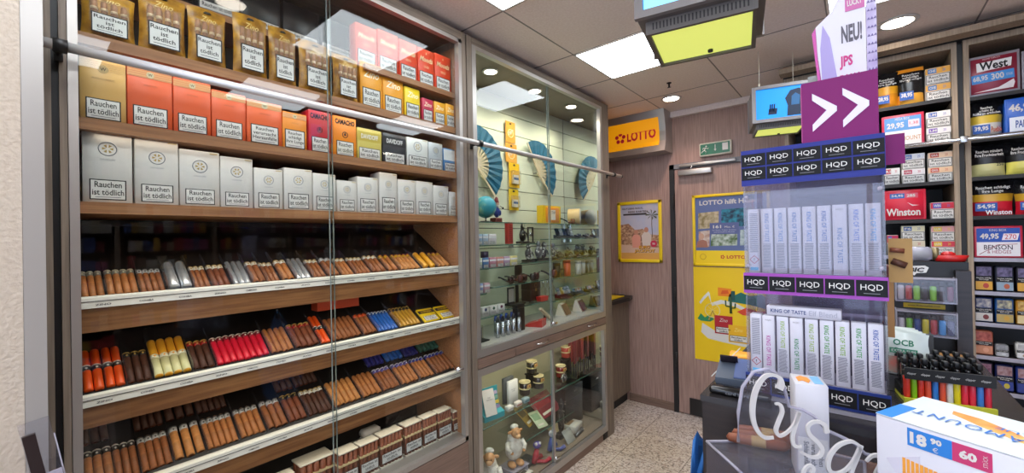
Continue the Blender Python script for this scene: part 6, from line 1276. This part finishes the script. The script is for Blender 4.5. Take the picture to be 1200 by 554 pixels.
# BIC stand
t = thing('lighter_stand', 'black lighter stand with BIC header and clear trays', 'stand', (.13, 1.50, CT)); BX0, BX1 = .068, .205
def bp(b, n, lab=None):
    o = b.build(n, t); o.location = Vector((0, 0, 0))-t.location
    if lab: o['label'] = lab
    return o
b = MB(); b.box((BX0-.002, 1.50, CT+.0003), (BX1, 1.53, 1.42), M['black']); bp(b, 'back_board'); b = MB(); b.box((BX1-.026, 1.47, CT+.0003), (BX1, 1.4995, 1.40), M['darkwood']); bp(b, 'side_board')
b = MB(); b.prism([(.088, 1.39), (.094, 1.408), (.128, 1.410), (.135, 1.405), (.13, 1.392), (.112, 1.390), (.108, 1.384), (.1, 1.389)], 1.4965, 1.4995, M['paper']); b.text('BIC', .112, 1.399, .03, .012, 1.496, M['ink'], bold=.04, shear=.2); bp(b, 'header_sign')
for zc, nm in ((1.327, 'upper'), (1.243, 'lower')):
    b = MB(); b.box((BX0+.004, 1.455, zc-.007), (BX0+.108, 1.499, zc-.004), M['acryl2']); b.box((BX0+.004, 1.452, zc-.007), (BX0+.108, 1.4545, zc+.05), M['acryl']); b.box((BX0+.001, 1.455, zc-.007), (BX0+.0035, 1.499, zc+.055), M['acryl2']); b.box((BX0+.1085, 1.455, zc-.007), (BX0+.111, 1.499, zc+.055), M['acryl2']); b.box((BX0+.004, 1.455, zc+.0505), (BX0+.108, 1.499, zc+.053), M['acryl2'])
    bp(b, 'clear_tray')
b = MB(); b.bbox((BX0+.018, 1.4975, 1.300), (BX0+.095, 1.4998, 1.312), mat('#d9b81e', .4), .005, 3) ; b.text('www.flickyourbic.com', BX0+.056, 1.306, .06, .005, 1.497, M['ink'], bold=.02); bp(b, 'yellow_oval')
def mini_lighter(label, x, y, z, col, grp, rz=0):
    t_ = thing('pocket_lighter', label, 'lighter', (x, y, z), rz, grp)
    m = mat(col, .25, coat=.5)
    link('lighter_body', cached(('lb', col), lambda: MB().bbox((-.0062, -.011, 0), (.0062, .011, .052), m, .005, 3), 'body'), t_)
    link('lighter_hood', cached('lhood', lambda: MB().bbox((-.0055, -.0095, .0522), (.0055, .004, .066), M['black'], .002, 2).cyl(.0045, -.0045, .0045, M['dark'], 10, T3(0, .007, .061, 0, PI/2)), 'hood'), t_)
    return t_
for i, (c, wd) in enumerate([('#d8d0d0', 'white'), ('#c83228', 'red'), ('#8ed428', 'lime green'), ('#2a2426', 'dark'), ('#8ed428', 'lime green'), ('#3a3034', 'black'), ('#7a2a4a', 'maroon')]): o = mini_lighter('%s pocket lighter, %s from left in the upper clear tray of the lighter stand' % (wd, ORD[i]), BX0+.012+i*.0148, 1.475, 1.3235, c, 'lighters in the clear trays'); o.scale = (1, 1, .72)
for i, (c, wd) in enumerate([('#d8d0d0', 'white'), ('#7ac428', 'green'), ('#28468e', 'navy blue'), ('#e8d81e', 'yellow'), ('#c83a3c', 'red'), ('#3ea4ec', 'sky blue'), ('#4a4a72', 'dark blue')]): o = mini_lighter('%s pocket lighter, %s from left in the lower clear tray of the lighter stand' % (wd, ORD[i]), BX0+.012+i*.0148, 1.475, 1.2395, c, 'lighters in the clear trays'); o.scale = (1, 1, .72)
o = tag(MB().box((-.04, -.02, 0), (.02, .02, .01), mat('#a87a48', .5)).build('cardboard_box', None, (.165, 1.445, CT+.001)), 'brown cardboard box edge below the lower clear tray', 'box'); o.location.z = CT+.0005
# things on top of the stand
t = thing('ashtray', 'red boat-shaped ashtray on top of the lighter stand', 'ashtray', (.175, 1.515, 1.4205)); b = MB()
b.lathe([(.0001, 0), (.026, 0), (.034, .016), (.030, .016), (.024, .004), (.0001, .003)], mat('#c8201e', .3), 20, Matrix.Diagonal((1, .45, 1, 1))); b.build('ashtray_bowl', t); b = MB(); b.blob((-.004, 0, .018), (.014, .01, .008), mat('#c8201e', .35), 2, .2); b.build('red_cloth', t)
t = thing('glass_jar', 'clear glass jar with metal lid lying on the lighter stand', 'jar', (.125, 1.52, 1.4395)); b = MB(); b.lathe([(.0001, -.022), (.017, -.022), (.0185, -.018), (.0185, .012), (.014, .018)], M['acryl2'], 20, T3(0, 0, 0, 0, PI/2, 0)); b.build('jar_glass', t); b = MB(); b.lathe([(.0165, .0185), (.0165, .03), (.0001, .03)], mat('#8e7e5c', .35, .6), 20, T3(0, 0, 0, 0, PI/2, 0)); b.build('jar_lid', t); b = MB(); b.blob((-.002, 0, -.004), (.016, .0155, .0125), mat('#6f7a5c', .6), 2, .15); b.build('jar_content', t)
t = thing('cardboard_display', 'tan cardboard packet standing at the left of the lighter stand top', 'packet', (.086, 1.515, 1.4205)); b = MB(); b.box((-.018, -.005, 0), (-.006, .01, .032), mat('#c9893c', .5)); b.box((-.0055, -.004, 0), (.016, .01, .030), mat('#a58a62', .5)); b.build('packet_body', t); b = MB(); b.text('ERNTE', .005, .015, .016, .008, -.0042, M['ink']); b.build('lettering', t)
# lighter tray in the foreground
t = thing('lighter_tray', 'stepped black counter tray with yellow foot full of lighters', 'tray', (.113, 1.05, CT), R(9)); W = .056; tl = t
b = MB(); b.box((-W, -.006, 0), (W, .1, .006), mat('#c8c83a', .4)); b.box((-W-.002, -.012, 0), (W+.002, -.0065, .011), mat('#cfd03a', .4)); b.build('tray_foot', t)
b = MB(); b.prism([(.018, .0065), (.1, .0065), (.1, .031), (.018, .02)], -W, W, M['black'], 'x'); b.box((-W, .0945, .0315), (W, .1, .06), M['black']); b.build('tray_steps', t)
b = MB(); b.box((-W-.001, -.0125, .046), (W+.001, -.0085, .066), M['black']); [b.text('clipper', -W+.008+i*.0186, .056, .012, .005, -.0126, M['paper']) for i in range(6)]; b.build('front_strip', t)
cl = [('red', '#e23a2a'), ('lime green', '#8ccb1e'), ('red', '#e23a2a'), ('coral', '#e8563a'), ('blue', '#2a7ad0'), ('coral', '#e8563a'), ('white', '#e6e4e0'), ('yellow', '#ecd81e'), ('pink-red', '#e8304a'), ('pink-red', '#e8304a'), ('blue', '#3a80d8'), ('red', '#d8304a')]
Mx = Matrix.Translation(t.location) @ Matrix.Rotation(R(9), 4, 'Z')
for r_ in range(4):
    n_ = 12 if r_ == 0 else 8
    for i in range(n_):
        p = Mx @ Vector((-W+.0047+i*.0093 if r_ == 0 else -W+.007+i*.014, .0055+r_*.024, [.0066, .024, .028, .032][r_]))
        wd, c = cl[i] if r_ == 0 else ('black', '#18181a')
        o = mini_lighter('%s lighter, %s from left in the %s row of the counter tray' % (wd, ORD[i], ['front', 'second', 'third', 'back'][r_]), p.x, p.y, p.z, c, 'lighters in the stepped counter tray', R(9)); o.scale = (.68, .8, .78)

# ---------------- foreground: acrylic stand, lettering, white pack, PARAMOUNT box
RZ = 1.14
t = thing('acrylic_riser', 'clear acrylic riser box in the foreground under the script sign', 'stand', (-.08, .76, 1.0003))
poly = [(-.211, .771), (-.112, .850), (.0, .850), (.0, .748), (-.104, .660)]
def rp(b, n): o = b.build(n, t); o.location = Vector((0, 0, 0))-t.location; return o
b = MB(); b.prism(poly, RZ-.004, RZ, M['acryl'], 'z'); rp(b, 'top_plate')
for i in range(5):
    a_, c_ = Vector(poly[i]+(0,)), Vector(poly[(i+1) % 5]+(0,)); nrm = (c_-a_).cross(Vector((0, 0, 1))).normalized()*-.002
    q = [(a_.x, a_.y), (c_.x, c_.y), (c_.x+nrm.x, c_.y+nrm.y), (a_.x+nrm.x, a_.y+nrm.y)]
    b = MB(); b.prism(q, 1.0005, RZ-.0042, M['acryl'], 'z'); rp(b, 'side_wall')
    b = MB(); b.tube([(a_.x, a_.y, RZ-.001), (c_.x, c_.y, RZ-.001)], .0022, M['acryl2'], 6); rp(b, 'glued_edge')
# script sign: a plane facing the room's corner, d metres in front of the lens axis
SD = .56; s0 = EYE + _f*SD; rr = Vector((math.cos(YAW), math.sin(YAW), 0)); nf = Vector((-math.sin(YAW), math.cos(YAW), 0))
SR = Matrix(((rr.x, nf.x, 0, 0), (rr.y, nf.y, 0, 0), (0, 0, 1, 0), (0, 0, 0, 1)))
base = s0 + rr*.37; base.z = 1.0003
def L_(u, v):      # local x, z on the sign plane
    d = ray(u, v); k = (s0-EYE).dot(nf)/d.dot(nf); p = EYE + d*k - base; return (p.dot(rr), p.z)
t = thing('script_sign', 'clear acrylic sign with white script lettering Cusano in the foreground', 'sign', base, YAW)
# contour of the clear plate (metres)
cont = [L_(*p) for p in [(868, 520), (868, 485), (873, 455), (886, 437), (903, 433), (918, 442), (924, 462), (928, 478), (944, 482), (958, 490), (972, 506), (990, 514), (1006, 522), (1018, 534), (1034, 538), (1052, 552), (1070, 560)]]
plate = cont + [(cont[-1][0], -.0), (cont[0][0]+.0, -.0)]
b = MB(); b.prism(plate, .004, .0075, M['acryl'], 'y'); b.build('clear_plate', t)
b = MB(); b.tube([(x, .006, z) for x, z in cont], .0022, M['acryl2'], 8); b.build('polished_edge', t)
def z4(x, y): return L_(860+x/4.13, 420+y/4.13)
def z5(x, y): return L_(940+x/4.86, 440+y/4.86)
def smooth(pts, n=6):
    out = []; P = [pts[0]]+pts+[pts[-1]]
    for i in range(1, len(P)-2):
        for k in range(n):
            s_ = k/n; p0, p1, p2, p3 = P[i-1:i+3]
            out.append(tuple(.5*((2*p1[c])+(-p0[c]+p2[c])*s_+(2*p0[c]-5*p1[c]+4*p2[c]-p3[c])*s_*s_+(-p0[c]+3*p1[c]-3*p2[c]+p3[c])*s_**3) for c in (0, 1)))
    return out+[pts[-1]]
def stroke(pts, wd, name='letter'):
    P = smooth(pts); N = len(P); wd = [q*.84 for q in wd]; W_ = [wd[0]+(wd[1]-wd[0])*i/(N-1) if len(wd) == 2 else wd[min(int(i/(N-1)*(len(wd)-1)), len(wd)-2)]*(1-(i/(N-1)*(len(wd)-1)) % 1)+wd[min(int(i/(N-1)*(len(wd)-1))+1, len(wd)-1)]*((i/(N-1)*(len(wd)-1)) % 1) for i in range(N)]
    L1 = []; R1 = []
    for i, p in enumerate(P):
        q0, q1 = P[max(i-1, 0)], P[min(i+1, N-1)]; dx, dz = q1[0]-q0[0], q1[1]-q0[1]; l = math.hypot(dx, dz) or 1
        nx_, nz_ = -dz/l*W_[i], dx/l*W_[i]; L1.append((p[0]+nx_, p[1]+nz_)); R1.append((p[0]-nx_, p[1]-nz_))
    vs = [(x, y, z) for y in (.0005, .0035) for (x, z) in L1+R1]; m = 2*N; fs = []
    for i in range(N-1):
        fs += [(i, i+1, N+i+1, N+i), (m+i, m+N+i, m+N+i+1, m+i+1), (i, m+i, m+i+1, i+1), (N+i, N+i+1, m+N+i+1, m+N+i)]
    fs += [(0, N, m+N, m), (N-1, m+N-1, m+2*N-1, 2*N-1)]
    return vs, fs
wl = mat('#cfcbc8', .45)
def letter(strokes, lab):
    b = MB()
    for pts, wd in strokes: vs, fs = stroke(pts, wd); b.add(vs, fs, wl)
    partlabel(b.build('script_letter', t), lab)
k_ = .0036
letter([([z4(*p) for p in [(222, 150), (232, 125), (225, 95), (190, 82), (150, 92), (112, 150), (95, 230), (98, 300), (120, 355), (155, 385), (195, 385)]], [.0062, .0055, .0028, .0022, .0036, .0042, .0042, .0036, .003, .0028, .0016])], 'white capital C')
letter([([z4(*p) for p in [(204, 222), (228, 225), (238, 260), (220, 310), (208, 350), (225, 376), (262, 360), (296, 320), (322, 262)]], [.0014, .0024, .003, .003, .003, .0026, .0022, .002, .0026]), ([z4(*p) for p in [(322, 262), (300, 330), (288, 385), (298, 425), (330, 430)]], [.003, .0032, .003, .0026, .0012])], 'white letter u')
letter([([z5(*p) for p in [(0, 440), (60, 468), (105, 460), (118, 420), (85, 375), (45, 335), (40, 290), (80, 265), (130, 280), (148, 330)]], [.0016, .0024, .003, .0034, .0034, .0032, .0026, .0026, .0032, .0046])], 'white letter s')
letter([([z5(*p) for p in [(330, 400), (285, 378), (215, 400), (165, 460), (155, 530), (195, 562), (255, 540), (305, 480), (338, 410)]], [.002, .0026, .0032, .0034, .0034, .003, .0026, .0026, .003]), ([z5(*p) for p in [(342, 400), (318, 470), (290, 540), (285, 590)]], [.0034, .0034, .0034, .003])], 'white letter a')
letter([([z5(*p) for p in [(372, 492), (405, 462), (445, 462), (458, 500), (430, 560), (415, 600)]], [.0016, .0026, .0034, .0036, .0034, .003])], 'white letter n')
letter([([z5(*p) for p in [(60, 560), (70, 530), (50, 515), (25, 530), (10, 570), (15, 610)]], [.003, .0028, .002, .002, .003, .003])], 'white ampersand curl')
# small white pack with picture lid standing on the riser
pp = EYE+ray(951, 450)*.60
t = thing('small_white_pack', 'white upright pack with orange and blue lid behind the script lettering', 'box', (pp.x, pp.y, RZ+.0003), R(14))
hh = onZ  # unused alias kept short
Hp = EYE.z + (ray(951, 456)*.585).z - RZ
b = MB(); b.bbox((-.020, 0, 0), (.020, .05, Hp), mat('#c6c4cb', .45), .001, 1); b.build('pack_body', t)
b = MB(); b.prism([(-.014, .012), (-.008, .018), (-.002, .008), (.002, .02), (.0, .034), (-.008, .04), (-.015, .03)], Hp+.0002, Hp+.0008, mat('#f0942c', .4), 'z'); b.prism([(.005, .008), (.016, .008), (.015, .044), (.004, .042)], Hp+.0002, Hp+.0008, mat('#7ab4e0', .4), 'z'); b.build('lid_print', t)
b = MB(); b.box((-.018, -.0006, -.0+.012), (.018, -.0001, .062), M['paper']); b.text('Rauchen\nverursacht\nSchlaganfälle', 0, .037, .04, .026, -.0008, M['grey'], bold=.02, rot=-PI/2); b.build('warning_label', t)
for i in range(3):
    q = tag(link('wrapped_cigar', cached('wrapc', lambda: MB().lathe([(.0001, -.05), (.007, -.046), (.0085, -.03), (.0085, .035), (.0001, .045)], leaf['red'], 12, T3(0, 0, 0, 0, PI/2)), 'wrapped_cigar'), None, (-.135+.004*i, .80+.022*i, RZ+.009), R(12)), 'brown wrapped cigar lying on the acrylic riser behind the script lettering, %s from the front' % ORD[i], 'cigar', 'wrapped cigars on the acrylic riser')
    k = MB(); k.lathe([(.0088, -.012), (.0089, -.011), (.0089, .008), (.0088, .009)], mat('#9c7f4e', .4), 12, T3(0, 0, 0, 0, PI/2)); k.build('band', q)
# PARAMOUNT box
A_ = R(-26); P0 = Vector((.0117, .690, 1.272)); Wp, Dp, Hb = .19, .118, .2715
t = thing('paramount_display_box', 'large white box lettered PARAMOUNT BLUE in the right foreground', 'box', (P0.x, P0.y, 1.0003), A_)
b = MB(); b.bbox((0, 0, 0), (Wp, Dp, Hb), mat('#c9c8d2', .4), .0015, 1); b.build('box_body', t)
b = MB(); b.box((.0, .0, Hb+.0002), (Wp, Dp, Hb+.0008), mat('#d3dada', .4)); b.box((0, .001, Hb+.0009), (.016, Dp*.5, Hb+.0014), mat('#2a86d8', .4)); b.build('box_lid', t)
b = MB(); bl = mat('#2f74c8', .4); TT = T3(Wp*.5, Dp*.52, Hb+.0016, 0, 0, PI) @ Matrix.Rotation(-PI/2, 4, 'X')
b.text('PARAMOUNT', .012, .014, .128, .017, 0, bl, T=TT, spacing=1.2); b.text('BLUE', -.004, -.008, .034, .009, 0, bl, T=TT)
sw = noisy('orange_brush', '#f0842c', '#f6c070', (1, 1, 1), 20, .4)
b.prism([(Wp*.5+x, Dp*.5+y) for x, y in [(-.052, .018), (-.02, .0), (.03, -.022), (.07, -.034), (.075, -.030), (.04, -.014), (.0, .012), (-.03, .028), (-.055, .030)]], Hb+.0009, Hb+.0013, sw, 'z'); b.build('lid_print', t)
b = MB(); b.T = T3(-.0, 0, Hb*.31, s=.69) @ T3(0, 0, .0115); b.box((.045, -.0008, Hb-.048), (.101, -.0002, Hb-.018), mat('#2a7ac8', .4)); b.box((.101, -.0008, Hb-.048), (.145, -.0002, Hb-.018), mat('#c2386a', .4)); b.text('18', .0595, Hb-.033, .022, .02, -.001, M['white'], bold=.05); b.text('90', .082, Hb-.028, .014, .010, -.001, M['white'], bold=.05); b.text('€', .081, Hb-.0415, .007, .008, -.001, M['white']); b.text('60', .119, Hb-.033, .020, .014, -.001, M['white'], bold=.05); b.text('STÜCK', .1375, Hb-.033, .018, .006, -.001, M['white'], rot=PI/2); b.T = Matrix(); b.build('price_sticker', t)
b = MB(); b.prism([(.01, Hb-.05), (.042, Hb-.034), (.042, Hb-.05), (.02, Hb-.065)], -.0006, -.0001, mat('#c9c5d2')); 
for i in range(11): b.box((.026+i*.004, -.0009, Hb-.062-i*.0004), (.029+i*.004, -.0003, Hb-.042-i*.0004), mat('#e59a3a', .5)); b.box((.026+i*.004, -.0007, Hb-.12), (.029+i*.004, -.0002, Hb-.0665), M['white'])
b.box((.022, -.0005, Hb-.15), (.074, -.0001, Hb-.05), mat('#c4c2ce')); b.build('front_picture', t)
b = MB(); b.box((Wp-.012, -.0006, 0), (Wp, -.0001, Hb-.045), mat('#d8763a', .4)); b.build('orange_edge', t)
# clear leaflet holder at the left edge
t = thing('leaflet_holder', 'clear acrylic leaflet holder with dark brochure at the lower left edge', 'holder', (-1.25, .072, .86), EAST); t.rotation_euler = (0, R(-9), EAST)
# local x along +y, local -y towards the room
ac = M['acryl2']
b = MB(); b.box((-.03, .02, 0), (.012, .022, .30), M['acryl']); b.build('back_plate', t)
b = MB(); b.prism([(-.014, 0), (.0175, 0), (.0175, .26), (.010, .265), (-.014, .20)], .0125, .0145, ac, 'x'); b.build('side_wall', t)
b = MB(); b.box((-.03, -.016, 0), (.012, -.0145, .20), ac); b.build('front_plate', t)
b = MB(); b.box((-.03, -.0142, 0), (.012, .0195, .002), ac); b.build('bottom_plate', t)
b = MB(); b.T = T3(0, .006, .0025, -.02); b.box((-.028, -.006, 0), (-.010, .004, .275), mat('#2b2020', .3)); b.box((-.028, -.0066, .12), (-.010, -.0061, .19), mat('#7a4a40', .4)); b.T = Matrix(); o = b.build('brochure', t)
t = thing('holder_bracket', 'thin steel bracket carrying the clear leaflet holder', 'bracket', (-1.28, .06, .87), EAST); b = MB(); b.box((-.025, -.05, 0), (.008, .02, .009), M['steel']); b.box((-.04, .018, -.1), (.012, .02, .0085), M['steel']); b.build('bracket_plate', t)
